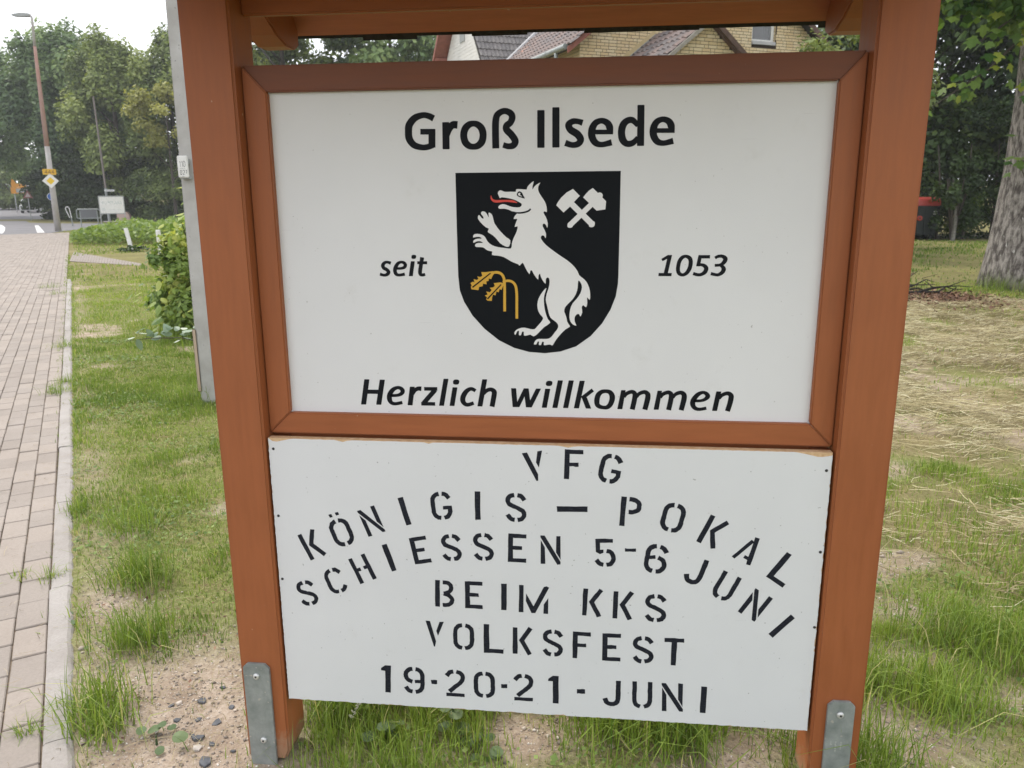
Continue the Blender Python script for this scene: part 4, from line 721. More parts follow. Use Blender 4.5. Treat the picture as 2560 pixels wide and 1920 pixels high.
# hay: cut stalks lying about on the right
r = np.random.default_rng(31); n = 170000
x = r.uniform(1.6, 9.5, n); y = r.uniform(1.0, 11.0, n); k = r.random(n) < (0.06+0.94*hay_mask(x, y))*(0.12+0.88*clump(x, y, 0.38)); x, y = x[k], y[k]
v = in_view(np.column_stack([x, y, 0*x]), 200); x, y = x[v], y[v]; n = len(x)
a = r.normal(0.25, 0.55, n) + 2.6*(fbm(x, y, 1.1)-0.5); L = r.uniform(0.05, 0.19, n); z0 = gz(x, y)+r.uniform(0.004, 0.03, n)+0.045*r.random(n)*clump(x, y, 0.38); tilt = r.normal(0, 0.16, n); wd = r.uniform(0.0016, 0.0034, n)+0.0003*y
d = np.column_stack([np.cos(a), np.sin(a), tilt])*L[:, None]/2; mid = np.column_stack([x, y, z0]); bend = np.column_stack([-np.sin(a), np.cos(a), 0*a])*(L*r.normal(0, 0.12, n))[:, None]
wv = np.column_stack([-np.sin(a)*0.8, np.cos(a)*0.8, 0*a+0.6])*wd[:, None]/2
V = np.stack([mid-d-wv, mid-d+wv, mid+bend+wv, mid+bend-wv, mid+d+wv*.6, mid+d-wv*.6], 1).reshape(-1, 3); q = np.arange(n)[:, None]*6
F = np.stack([q+0, q+1, q+2, q+3, q+3, q+2, q+4, q+5], -1).reshape(-1, 4)
hay = np_mesh('hay', V, F, M_HAY, shade=np.repeat(r.uniform(0, 1, n)**0.8, 6))
V, T, S = join(lists_dead); S = np.clip(S + np.repeat(np.random.default_rng(3).uniform(-.35, .1, len(S)//5), 5), 0, 1)
thatch = np_mesh('dead_grass', V, T, M_HAY, shade=S*.7); tag(thatch, 'short brown dead grass lying in the turf and on the bare sand', 'dead grass', kind='stuff')
r = np.random.default_rng(77); n = 420; s1__ = r.uniform(-.5, 9, n); t1__ = np.abs(r.normal(0, .22, n))*np.where(r.random(n) < .3, 3, 1)-.05
xx = PO[0]+s1__*PD[0]+t1__*PN[0]; yy = PO[1]+s1__*PD[1]+t1__*PN[1]; a = r.uniform(0, 6.28, n); L = r.uniform(.01, .06, n)*np.where(r.random(n) < .08, 2.2, 1); wd = r.uniform(.0008, .0018, n)+.0002*np.maximum(yy, 0)
d_ = np.column_stack([np.cos(a), np.sin(a), 0*a])*L[:, None]/2; w__ = np.column_stack([-np.sin(a), np.cos(a), 0*a])*wd[:, None]/2; m_ = np.column_stack([xx, yy, np.full(n, .0215)]); bd_ = np.column_stack([-np.sin(a), np.cos(a), .02+0*a])*(L*r.normal(0, .15, n))[:, None]; bd_[:, 2] = np.abs(bd_[:, 2])
Vp = np.stack([m_-d_-w__, m_-d_+w__, m_+bd_+w__, m_+bd_-w__, m_+d_+w__, m_+d_-w__], 1).reshape(-1, 3); q = np.arange(n)[:, None]*6
st2 = np_mesh('dry_stalks', Vp, np.stack([q+0, q+1, q+2, q+3, q+3, q+2, q+4, q+5], -1).reshape(-1, 4), leaf_mat('stalk_bits', (.07, .05, .03), (.30, .23, .13), (.5, .42, .28), .9, .05), shade=np.repeat(r.random(n), 6)); tag(st2, 'bits of dry stalk and twig scattered on the pavers along the kerb', 'plant litter', kind='stuff')
tag(hay, 'pale dry cut grass strewn over the lawn on the right', 'hay', kind='stuff')
# gravel and crumbs on the bare soil
M_GRAVEL = leaf_mat('gravel_stones', (0.18, 0.155, 0.13), (0.52, 0.44, 0.36), (0.70, 0.65, 0.59), 0.9, 0.0)
r = np.random.default_rng(41); n = 110000
x = r.uniform(-1.1, 3.0, n); y = r.uniform(-0.2, 1.9, n); k = (r.random(n) < sand_mask(x, y)**1.3*0.8) & ~on_path(x, y, 0.01) & ~under_post(x, y); x, y = x[k], y[k]; n = len(x)
sz = r.lognormal(math.log(0.0020), 0.55, n); c0 = np.column_stack([x, y, gz(x, y)+sz*0.2])
oct_ = np.array([(1, 0, 0), (0, 1, 0), (-1, 0, 0), (0, -1, 0), (0, 0, .7), (0, 0, -.7)], float); of = np.array([(0,1,4),(1,2,4),(2,3,4),(3,0,4),(1,0,5),(2,1,5),(3,2,5),(0,3,5)])
V = (c0[:, None, :] + (oct_[None]*r.uniform(0.6, 1.4, (n, 6, 1)))*sz[:, None, None]).reshape(-1, 3); T = (np.arange(n)[:, None, None]*6+of[None]).reshape(-1, 3)
gravel = np_mesh('gravel', V, T, M_GRAVEL, shade=np.repeat(r.random(n), 6)); tag(gravel, 'small gravel scattered over the bare sandy soil', 'gravel', kind='stuff')
# slate chips, a pale lump of stone, small weeds
M_SLATE = mat('slate', (0.065, 0.07, 0.08), 0.7, (0.12, 0.125, 0.135), 40); M_LUMP = mat('pale_stone', (0.42, 0.38, 0.33), 0.9, (0.55, 0.50, 0.45), 30)
def chip(cx_, cy_, s_, m, label, cat, group=None, flatz=0.25, seed=0):
    q = random.Random(seed); b = MB(); n = q.choice((5, 6, 7)); pts = [(s_*q.uniform(.6, 1.1)*math.cos(2*math.pi*k/n), s_*q.uniform(.5, .9)*math.sin(2*math.pi*k/n)) for k in range(n)]
    b.prism(pts, 'z', -s_*flatz, s_*flatz); o = b.build('slate_chip' if m is M_SLATE else 'stone', m, bevel=s_*0.06, seg=1)
    o.location = (cx_, cy_, float(gz(cx_, cy_))+s_*0.15); o.rotation_euler = (q.uniform(-.35, .35), q.uniform(-.35, .35), q.uniform(0, 6)); return tag(o, label, cat, group)
for k, (a, c, s_) in enumerate([(-.25, .23, .017), (-.22, .15, .012), (-.16, .14, .017), (-.18, .07, .020), (-.11, -.02, .026), (-.28, .14, .012), (-.22, .30, .010), (-.13, .05, .011), (-.20, .08, .009), (-.06, .03, .010), (-.15, .21, .012), (-.33, .20, .010)]):
    chip(a, c, s_, M_SLATE, 'small dark slate chip lying on the bare sand by the left post', 'stone', 'slate chips on the sand', 0.22, k)
chip(0.85, 0.27, .036, M_LUMP, 'pale lump of stone in the grass under the notice board', 'stone', None, 0.55, 77)
chip(-.45, .14, .016, M_LUMP, 'pale flat pebble on the sand beside the kerb', 'stone', None, 0.3, 78)
chip(-.16, .03, .017, M_LUMP, 'pale flat pebble among the dark slate chips', 'stone', None, 0.3, 79)
# ------------------------------------------------------------------ leaves
def leaf_mesh(name, outline, m, fold=0.18, droop=0.15, shade=0.5):
    """one leaf, base at the origin, tip along +Y, slightly folded along its midrib"""
    half = outline; pts = [(0, 0.0)] + half + [(-x, y) for x, y in reversed(half[:-1])] if half[-1][0] == 0 else None
    b = MB(); c = (0, 0.42); zf = lambda x, y: -fold*abs(x) - droop*y*y
    vs = [(c[0], c[1], zf(*c))] + [(x, y, zf(x, y)) for x, y in pts]; n = len(pts)
    b.add(vs, [(0, 1+i, 1+(i+1) % n) for i in range(n)])
    me = bpy.data.meshes.new(name); me.from_pydata(b.v, [], b.f); me.materials.append(m)
    a = me.attributes.new('shade', 'FLOAT', 'POINT'); a.data.foreach_set('value', np.full(len(b.v), shade, np.float32)); me.update(); return me
MAPLE = [(.10, -.06), (.30, -.06), (.24, .08), (.52, .22), (.66, .44), (.42, .42), (.30, .44), (.30, .62), (.20, .74), (.10, .80), (0, 1.0)]
OVATE = [(.14, .06), (.27, .26), (.29, .48), (.20, .74), (0, 1.0)]
M_MAPLE = leaf_mat('maple_leaves', (0.050, 0.120, 0.028), (0.175, 0.265, 0.055), (0.33, 0.38, 0.06), 0.45, 0.45)
M_BUSH = leaf_mat('bush_leaves', (0.10, 0.175, 0.045), (0.32, 0.42, 0.105), (0.50, 0.53, 0.14), 0.5, 0.40)
M_GLAUC = leaf_mat('glaucous_leaves', (0.14, 0.21, 0.13), (0.26, 0.34, 0.24), (0.55, 0.60, 0.47), 0.5, 0.25)
def leaf_set(name, outline, m, shades, **k): return [leaf_mesh(name, outline, m, shade=s, **k) for s in shades]
L_MAPLE = leaf_set('leaf', MAPLE, M_MAPLE, (.05, .2, .35, .5, .65, .8, .95)); L_BUSH = leaf_set('leaf', OVATE, M_BUSH, (.1, .3, .5, .65, .8, .95), fold=0.3); L_GLAUC = leaf_set('leaf', OVATE, M_GLAUC, (.1, .4, .7, .97), fold=0.25)
def place_leaf(meshes, parent, pos, size, tipdir, normal, rn, base=(0, 0, 0)):
    t = Vector(tipdir).normalized(); n = Vector(normal); n = (n - t*n.dot(t))
    if n.length < 1e-3: n = t.orthogonal()
    n.normalize(); x = t.cross(n)
    o = link('leaf', rn.choice(meshes), None, parent)
    M4 = Matrix(((x.x, t.x, n.x, pos[0]-base[0]), (x.y, t.y, n.y, pos[1]-base[1]), (x.z, t.z, n.z, pos[2]-base[2]), (0, 0, 0, 1))) @ Matrix.Diagonal((size, size, size, 1))
    o.matrix_local = M4; return o
def leaf_cloud(P, N, size, shade, seed, aspect=0.62):
    """many single leaves (diamond shaped, slightly folded) as one mesh"""
    r = np.random.default_rng(seed); n = len(P)
    N = N + r.normal(0, 0.55, (n, 3)); N /= np.linalg.norm(N, axis=1)[:, None]
    T = r.normal(0, 1, (n, 3)); T[:, 2] -= 0.35; T -= N*np.sum(T*N, 1)[:, None]; T /= np.linalg.norm(T, axis=1)[:, None]+1e-9
    B = np.cross(N, T); s = np.asarray(size)*r.uniform(0.65, 1.3, n); s = s[:, None]
    V = np.stack([P - T*s*0.5, P + B*s*aspect*0.5 - N*s*0.10, P + T*s*0.5 - N*s*0.06, P - B*s*aspect*0.5 - N*s*0.10], 1).reshape(-1, 3)
    return V, np.arange(n*4).reshape(-1, 4), np.repeat(np.clip(shade, 0, 1), 4)
def crown_points(c, rad, n, nl, seed, lump=(0.22, 0.40), hollow=0.45, bottom=-1.0):
    """points spread over uneven lumps inside an ellipsoid, with gaps between the lumps"""
    r = np.random.default_rng(seed); c = np.array(c, float); rad = np.array(rad, float)
    d = r.normal(0, 1, (nl, 3)); d /= np.linalg.norm(d, axis=1)[:, None]; d[:, 2] = np.maximum(d[:, 2], bottom)
    cc = d*(r.uniform(hollow, 0.92, nl)**0.6)[:, None]
    lr_ = r.uniform(lump[0], lump[1], nl); lsh = r.normal(0, 0.16, nl)
    k = r.choice(nl, n, p=lr_**2/np.sum(lr_**2)); e = r.normal(0, 1, (n, 3)); e /= np.linalg.norm(e, axis=1)[:, None]
    e[:, 2] = np.where(e[:, 2] < -0.35, -e[:, 2]*0.6, e[:, 2])
    q = cc[k] + e*(lr_[k]*r.uniform(0.55, 1.08, n))[:, None]
    P = c + q*rad; N = e*np.array([1, 1, 1.0]) + np.array([0, 0, 0.55])
    return P, N, lsh[k] + 0.06*(e[:, 2])
def trunk_mesh(name, h, r0, r1, seed, limbs=5, zl=0.45, reach=1.5, lean=(0, 0), flare=1.35, wob=0.03, seg=10):
    q = random.Random(seed); b = MB(); pts, rr = [], []
    for i in range(9):
        u = i/8; pts.append((lean[0]*u+q.gauss(0, wob)*u, lean[1]*u+q.gauss(0, wob)*u, h*u)); rr.append((r0+(r1-r0)*u)*(1+(flare-1)*math.exp(-u*9)))
    b.tube(pts, rr, seg)
    for k in range(limbs):
        u = zl+(1-zl)*q.random(); a = q.uniform(0, 6.28); p0 = Vector((lean[0]*u, lean[1]*u, h*u)); L = reach*q.uniform(.6, 1.1); rise = q.uniform(.4, 1.0)
        pp = [p0 + Vector((math.cos(a+q.gauss(0, .1))*L*t, math.sin(a+q.gauss(0, .1))*L*t, L*rise*t + q.gauss(0, .05))) for t in (0, .3, .65, 1)]
        rl = (r0+(r1-r0)*u)*0.55; b.tube(pp, [rl, rl*.75, rl*.5, rl*.2], 6)
    return b.mesh(name, smooth=True)
def tree(name, label, cat, x, y, h, r, zb, n, leaf, m, seed, group=None, nl=34, shade=0.5, trunk_r=0.18, lump=(0.22, 0.40), rz=None, cover=1.0, zbase=None, ry=None, hollow=0.45, trunk_m=None):
    z0 = float(gz(x, y)) if zbase is None else zbase
    t = thing(name, label, cat, (x, y, z0), 0, group)
    link('trunk', trunk_mesh('trunk', h*0.8, trunk_r, trunk_r*0.3, seed, 7, 0.3, r*0.7), trunk_m or M_TWIG, t)
    P, N, sh = crown_points((0, 0, (h+zb)/2), (r, ry or r, (h-zb)/2), n, nl, seed, lump, hollow)
    k = P[:, 2] > 0.03; P, N, sh = P[k], N[k], sh[k]
    V, F, S = leaf_cloud(P, N, np.full(len(P), leaf), shade + sh + np.random.default_rng(seed+1).normal(0, 0.13, len(P)), seed+2)
    np_mesh('crown', V, F, m, t, shade=S); return t
M_TREE_A = leaf_mat('foliage_bluish', (0.034, 0.070, 0.034), (0.200, 0.290, 0.115), (0.29, 0.38, 0.15), 0.6, 0.30)
M_TREE_B = leaf_mat('foliage_olive', (0.055, 0.090, 0.028), (0.250, 0.310, 0.095), (0.35, 0.40, 0.14), 0.6, 0.30)
M_TREE_C = leaf_mat('foliage_yellow', (0.15, 0.155, 0.040), (0.37, 0.37, 0.10), (0.48, 0.47, 0.16), 0.6, 0.35)
M_TREE_D = leaf_mat('foliage_dark', (0.016, 0.036, 0.012), (0.068, 0.115, 0.026), (0.17, 0.23, 0.05), 0.5, 0.30)
# ---- trees beyond the road, left
GT = 'trees beyond the side street'
tree('broadleaf_tree', 'bluish green tree at the left edge behind the orange direction sign', 'tree', -55.6, 68, 15.6, 5.0, 2.0, 26000, .36, M_TREE_A, 201, GT, 40, .50, .3)
tree('broadleaf_tree', 'tall bluish green tree rising directly behind the street lamp head', 'tree', -44.6, 63, 15.0, 3.9, 1.0, 32000, .36, M_TREE_A, 202, GT, 44, .52, .3)
tree('broadleaf_tree', 'broad bluish green tree between the lamp post and the bare mast', 'tree', -40.2, 60, 14.4, 3.6, 0.8, 32000, .36, M_TREE_A, 203, GT, 44, .46, .3)
tree('broadleaf_tree', 'feathery olive green tree directly behind the bare mast', 'tree', -35.6, 57, 13.4, 3.3, 1.2, 32000, .30, M_TREE_B, 204, GT, 46, .62, .3)
tree('broadleaf_tree', 'olive green tree beside the concrete pole, thin at the top', 'tree', -31.0, 57, 13.2, 3.3, 1.2, 24000, .30, M_TREE_B, 205, GT, 40, .50, .3)
tree('broadleaf_tree', 'dull green tree mostly hidden by the sign and the concrete pole', 'tree', -26.0, 56, 12.0, 3.2, 1.0, 15000, .32, M_TREE_B, 206, GT, 36, .45, .3)
tree('yellow_leaved_tree', 'small yellow leaved tree beside the concrete pole', 'tree', -28.7, 52, 9.6, 2.4, 4.6, 4600, .26, M_TREE_C, 207, None, 22, .6, .12)
M_UNDER = leaf_mat('undergrowth_leaves', (0.018, 0.034, 0.013), (0.080, 0.120, 0.035), (0.15, 0.19, 0.06), 0.6, 0.25)
def shrub(name, label, cat, x, y, rx, ry, h, n, leaf, m, seed, shade=.45, group=None, nl=26, lump=(0.26, 0.44), stems=True):
    t = thing(name, label, cat, (x, y, float(gz(x, y))), 0, group)
    if stems:
        q = random.Random(seed); b = MB()
        for k in range(6):
            a = q.uniform(0, 6.28); b.tube([(0, 0, -.02), (math.cos(a)*rx*.25, math.sin(a)*ry*.25, h*.35), (math.cos(a)*rx*.5, math.sin(a)*ry*.5, h*.7)], [h*.018, h*.012, h*.006], 5)
        b.build('stem', M_TWIG, t)
    P, N, sh = crown_points((0, 0, h*0.46), (rx, ry, h*0.56), n, nl, seed, lump); k = P[:, 2] > 0.01; P, N, sh = P[k], N[k], sh[k]
    V, F, S = leaf_cloud(P, N, np.full(len(P), leaf), shade+sh+np.random.default_rng(seed).normal(0, .14, len(P)), seed+5)
    np_mesh('foliage', V, F, m, t, shade=S); return t
shrub('bush', 'dark rounded bush at the road bend to the left of the lamp post', 'bush', -44.6, 61.5, 2.9, 2.2, 3.9, 15000, .24, M_UNDER, 221, .32)
shrub('bush', 'dark ivy covered bank behind the white information board', 'bush', -35.6, 56.5, 4.6, 2.0, 5.0, 24000, .24, M_UNDER, 222, .34)
shrub('bush', 'green bank of bushes right of the information board', 'bush', -29.2, 54.0, 3.8, 2.0, 4.6, 20000, .22, M_TREE_B, 223, .30)
shrub('bush', 'dark bush under the trees directly behind the lamp post', 'bush', -41.0, 60.0, 2.6, 1.8, 5.2, 15000, .26, M_UNDER, 224, .25)
shrub('hedge', 'pale green hedge far down the road at the left edge', 'hedge', -71.0, 92, 10.5, 2.4, 5.5, 16000, .40, M_TREE_B, 225, .55)
shrub('hedge', 'green bushes behind the white car at the road bend', 'hedge', -58.5, 86, 6.5, 2.4, 7.0, 16000, .38, M_TREE_A, 226, .45)
r = np.random.default_rng(53); Pl, Nl, Sl = [], [], []
for k in range(34):
    cx_ = -125+4.0*k; P, N, sh = crown_points((cx_, 108+r.uniform(-4, 4)+.0*k, 4.5), (4.2, 3.0, 5.5+r.uniform(-1, 1.5)), 1500, 12, 500+k, (.3, .5), .4); ok_ = P[:, 2] > .4; Pl.append(P[ok_]); Nl.append(N[ok_]); Sl.append(sh[ok_])
P = np.concatenate(Pl); V, F, S = leaf_cloud(P, np.concatenate(Nl), np.full(len(P), .6), .40+np.concatenate(Sl)+r.normal(0, .12, len(P)), 54); wd_ = np_mesh('distant_woods', V, F, M_TREE_A, shade=S); tag(wd_, 'green wood far behind the road and the street trees', 'wood', kind='stuff')
# ---- trees seen through the gap above the frame
tree('background_tree', 'green tree seen through the left half of the gap above the frame', 'tree', -17.4, 45, 14.5, 4.4, 6.0, 20000, .34, M_TREE_B, 231, 'trees behind the sign', 34, .55, .28)
tree('background_tree', 'dark green tree seen through the gap just left of the white gable', 'tree', -11.2, 46, 14.0, 4.2, 6.0, 20000, .34, M_TREE_A, 232, 'trees behind the sign', 34, .52, .28)
# ---- the right: hedge, trees behind it
hd = thing('hedge', 'dark green ivy hedge behind the big tree, right of the waste container', 'hedge', (16.4, 27.6, 0)); q = random.Random(241); b = MB()
for k in range(9): xx = -3.6+.9*k; b.tube([(xx, 0, -.05), (xx+q.gauss(0, .1), q.gauss(0, .1), 1.5), (xx+q.gauss(0, .2), q.gauss(0, .15), 3.2)], [.05, .04, .015], 6)
b.build('stem', M_TWIG, hd); Pl, Nl, Sl = [], [], []
for k in range(70):
    cx_ = -5.2+9.2*(k+q.random())/70; hh = 4.3+.5*math.sin(cx_*1.7); P, N, sh = crown_points((cx_, q.uniform(-.2, .6)+(.9 if cx_ < -2.9 else 0), (q.random()**1.4)*hh*(1 if cx_ > -3.6 else .55)), (.85, .6, .75), 800, 6, 400+k, (.45, .75), .3); ok_ = P[:, 2] > .03; Pl.append(P[ok_]); Nl.append(N[ok_]); Sl.append(sh[ok_]+q.gauss(0, .10))
P = np.concatenate(Pl); V, F, S = leaf_cloud(P, np.concatenate(Nl), np.full(len(P), .125), .42+np.concatenate(Sl)+np.random.default_rng(9).normal(0, .16, len(P)), 242); np_mesh('foliage', V, F, M_TREE_D, hd, shade=S)
shrub('ivy_bush', 'dark ivy bush growing over the right corner of the waste container', 'bush', 12.95, 26.7, 0.72, 0.6, 2.9, 6000, .12, M_TREE_D, 242, .50, None, 22)
tree('dark_tree', 'dark leafy tree behind the hedge directly right of the sign post', 'tree', 12.9, 31.5, 13.5, 3.6, 0.6, 42000, .27, M_TREE_D, 243, 'trees behind the hedge', 46, .55, .3)
tree('dark_tree', 'dark leafy tree behind the hedge and the big trunk', 'tree', 18.2, 31.5, 14.0, 4.4, 0.6, 42000, .27, M_TREE_D, 244, 'trees behind the hedge', 48, .42, .3)
shrub('bush', 'light green bush behind the waste container beside the sign post', 'bush', 12.0, 30.2, 1.6, 1.0, 5.2, 9000, .15, M_TREE_B, 247, .62, None, 30)
tree('garden_tree', 'yellowish green shrub tree beside the brick house in the gap', 'tree', 7.15, 19.2, 5.75, 1.75, 2.4, 5200, .13, M_TREE_B, 245, None, 26, .72, .10)
shrub('tall_shrub', 'green shrub in front of the brick house under its right eave', 'bush', 5.9, 19.3, 1.1, .9, 5.05, 4200, .12, M_TREE_B, 246, .55)
# ---- tall weeds beyond the leaning post
r = np.random.default_rng(51); n = 9000
x = r.uniform(-18.8, -12.6, n); y = r.uniform(23.6, 31.5, n); e = ((x+15.7)/3.0)**2+((y-27.6)/3.9)**2; k = e < 1; x, y, e = x[k], y[k], e[k]
hh = (0.80*np.sqrt(1-e*0.85)+0.05)*(0.6+0.8*fbm(x, y, 1.1))
P = np.column_stack([x, y, r.uniform(0.02, 1, len(x))**0.6*hh]); V, F, S = leaf_cloud(P, np.column_stack([r.normal(0, .6, len(x)), r.normal(0, .6, len(x)), np.full(len(x), 1.)]), np.full(len(x), .17), .45+.45*(fbm(x, y, .8)-.4)+r.normal(0, .12, len(x)), 52)
weeds = np_mesh('undergrowth', V, F, M_BUSH, shade=S); tag(weeds, 'waist high patch of green weeds beyond the two white posts', 'weeds', kind='stuff')

# ------------------------------------------------------------------ concrete pole with hydrant plate
t = thing('concrete_pole', 'grey square concrete utility pole directly behind the left sign post', 'pole', (-1.862, 3.66, 0))
b = MB(); H = 7.5; q0 = [(-.108, -.11), (.108, -.11), (.108, .11), (-.108, .11)]; vs = []
for z, k, lx in ((-0.1, 1.0, 0), (H, .62, .03)): vs += [(x*k+lx, y*k, z) for x, y in q0]
b.add(vs, [(0, 3, 2, 1), (4, 5, 6, 7), (0, 1, 5, 4), (1, 2, 6, 5), (2, 3, 7, 6), (3, 0, 4, 7)]); b.build('shaft', M_CONCRETE, t, bevel=0.014, seg=2)
b = MB(); b.box((-.1115, -.1165, .10), (-.083, -.109, .56)); b.build('cover_strip', M_BEIGE, t, bevel=0.004, seg=2)
h = thing('hydrant_plate', 'small white plate reading 110 and 0.27 on the concrete pole', 'sign', (-1.8975, 3.505, 1.68), R(3))
b = MB(); b.box((-.036, -.004, -.072), (.036, .012, .072)); pl = b.build('plate', M_WHITE, h, bevel=0.005, seg=2)
b = MB(); b.box((-.030, .012, -.080), (.034, .052, -.062)); b.box((-.028, .012, .02), (.028, .0525, .05)); b.build('bracket', M_GREYPLASTIC, h)
def strokes_part(name, m, parent, lines, wd, y):
    b = MB()
    for k, ln in enumerate(lines): ribbon(b, [(p[0]*1000, p[1]*1000, wd*1000) for p in ln], False, y-0.00003*k)
    me = bpy.data.meshes.new(name); me.from_pydata(b.v, [], b.f); me.update(); return link(name, me, m, parent)
def digit(ch, x, z, w_, h_):
    sh = {'0': [[(0, .2), (0, .8), (.3, 1), (.7, 1), (1, .8), (1, .2), (.7, 0), (.3, 0), (0, .2)]], '1': [[(.15, .75), (.6, 1), (.6, 0)]], '2': [[(0, .8), (.25, 1), (.75, 1), (1, .8), (.9, .55), (0, 0), (1, 0)]],
          '7': [[(0, 1), (1, 1), (.35, 0)]], '4': [[(.75, 0), (.75, 1), (0, .3), (1, .3)]], '.': [[(.4, 0), (.6, 0)]]}[ch]
    return [[(x+w_*a, z+h_*c) for a, c in ln] for ln in sh]
M_INK = mat('sign_ink', (0.05, 0.05, 0.05), 0.6)
for ch, x, z, w_, h_ in (('1', -.020, .000, .011, .036), ('1', -.006, .000, .011, .036), ('0', .007, .000, .013, .036), ('0', -.019, -.052, .011, .028), ('2', -.001, -.052, .013, .028), ('7', .018, -.046, .010, .022)):
    strokes_part('numeral', M_INK, pl, digit(ch, x, z, w_, h_), .0028, -.0044)
strokes_part('fine_print', M_GREYPLASTIC, pl, [[(-.019, -.012), (-.008, -.012)], [(-.006, -.012), (.004, -.012)], [(.007, -.012), (.017, -.012)], [(-.008, -.063), (.009, -.063)]], .003, -.0044)

# ------------------------------------------------------------------ bush and bluish twig by the pole
bush = thing('bush', 'light green leafy bush growing left of the concrete pole', 'bush', (-3.50, 6.75, 0))
q = random.Random(61); b = MB()
for k in range(16):
    a = q.uniform(0, 6.28); e = (math.cos(a)*q.uniform(.2, .62), math.sin(a)*q.uniform(.2, .6), q.uniform(.5, 1.25)); b.tube([(q.gauss(0, .06), q.gauss(0, .06), -.02), (e[0]*.45, e[1]*.45, e[2]*.55), e], [.010, .007, .003], 5)
b.build('stem', M_TWIG, bush)
P, N, sh = crown_points((0.16, 0, 0.58), (0.74, 0.70, 0.92), 8500, 46, 62, (0.17, 0.32), 0.40); k = P[:, 2] > .02; P, N, sh = P[k], N[k], sh[k]
V, F, S = leaf_cloud(P, N, np.full(len(P), .075), .52+sh*1.2+np.random.default_rng(63).normal(0, .16, len(P)), 64, .72); o = np_mesh('foliage', V, F, M_BUSH, bush, shade=S); o['kind'] = 'stuff'
P, N, sh = crown_points((0.10, 0, 0.54), (0.90, 0.78, 0.98), 640, 46, 62, (0.17, 0.32), 0.40); cdir = (CAM-np.array([-3.50, 6.75, .6])); cdir /= np.linalg.norm(cdir)
k = (P[:, 2] > .12) & (N @ cdir > -0.3); P, N = P[k], N[k]
for i in range(min(280, len(P))):
    nn = N[i]/np.linalg.norm(N[i]); place_leaf(L_BUSH, bush, P[i]+nn*.02, q.uniform(.07, .145), (nn[0]*.6+q.gauss(0, .5), nn[1]*.6+q.gauss(0, .5), -.5+q.gauss(0, .3)), (nn[0]*.5+q.gauss(0, .3), nn[1]*.5+q.gauss(0, .3), 1.0), q)
tw = thing('leafy_twig', 'low twig with pale bluish green leaves reaching out from the concrete pole', 'twig', (-2.05, 4.45, 0))
b = MB(); tp = [(0, 0, .10), (-.25, .02, .27), (-.55, .05, .325), (-.85, .08, .31), (-1.08, .1, .28)]; b.tube(tp, [.005, .0045, .004, .003, .0015], 5); b.build('stem', M_TWIG, tw)
for k in range(26):
    u = q.uniform(.15, 1)*4; i = min(3, int(u)); f = u-i; p0 = Vector(tp[i]).lerp(Vector(tp[i+1]), f); a = q.uniform(0, 6.28)
    place_leaf(L_GLAUC, tw, p0+Vector((q.gauss(0, .03), q.gauss(0, .04), q.uniform(-.01, .10))), q.uniform(.065, .125), (-.6+q.gauss(0, .7), q.gauss(0, .6), q.gauss(0, .3)), (q.gauss(0, .4), -.4+q.gauss(0, .4), 1), q)
# small broad leaved weeds at the foot of the sign
M_WEED = leaf_mat('weed_leaves', (0.075, 0.125, 0.050), (0.165, 0.225, 0.105), (0.30, 0.33, 0.2), 0.6, 0.3); L_WEED = leaf_set('leaf', [(.22, .02), (.42, .22), (.44, .52), (.28, .86), (0, .98)], M_WEED, (.3, .6, .8), fold=.2, droop=.25)
def weed(label, x, y, n, sz, hgt, seed, stalk=0):
    t = thing('weed_plant', label, 'weed', (x, y, float(gz(x, y)))); q = random.Random(seed); b = MB()
    if stalk: b.tube([(0, 0, 0), (.006, .002, stalk*.5), (.0, -.004, stalk)], [.0035, .003, .0015], 5)
    else: b.tube([(0, 0, -.01), (0, 0, hgt)], [.004, .002], 5)
    b.build('stem', M_WEED, t)
    for k in range(n):
        a = q.uniform(0, 6.28); rr = q.uniform(.01, .05); z = (stalk*(k//2+1)/(n//2+1)) if stalk else hgt*q.uniform(.4, 1.2)
        if stalk: a = (k % 2)*math.pi + (k//2)*1.2; rr = .006
        place_leaf(L_WEED, t, (math.cos(a)*rr, math.sin(a)*rr, z), sz*q.uniform(.7, 1.15)*(1-.4*(z/stalk if stalk else 0)), (math.cos(a), math.sin(a), .25 if stalk else q.uniform(-.1, .3)), (0, -.3, 1), q)
    return t
weed('round leaved weed rosette in the grass under the notice board', 0.37, 0.085, 7, .052, .05, 71)
weed('upright weed with leaf pairs standing under the middle of the notice board', 0.52, 0.14, 10, .045, .05, 72, .155)
weed('low leafy weed on the sand right of the round leaved rosette', 0.605, 0.085, 8, .034, .025, 73)
weed('small green weed with one big leaf near the kerb at the bottom', -.28, .035, 6, .038, .03, 74)
weed('feathery low weed in the crack between kerb and pavers', -.985, .62, 9, .040, .02, 75)
sh_ = thing('grass_seed_head', 'pale drooping grass seed head under the left part of the notice board', 'grass', (0.235, 0.12, 0.0)); b = MB(); b.tube([(0, 0, 0), (.01, 0, .06), (.035, -.01, .115), (.055, -.012, .15)], [.0012, .0012, .001, .0008], 5); b.build('stem', M_WEED, sh_)
b = MB()
for k in range(26):
    u = k/25; c = Vector((.012+.045*u, -.004-.008*u, .062+.09*u)); a = q.uniform(0, 6.28); d = Vector((math.cos(a)*.010, math.sin(a)*.010, .008)); b.tube([c, c+d*.5, c+d], [.0008, .0024, .0006], 5)
b.build('seeds', mat('pale_seed', (0.45, 0.45, 0.33), 0.8), sh_)
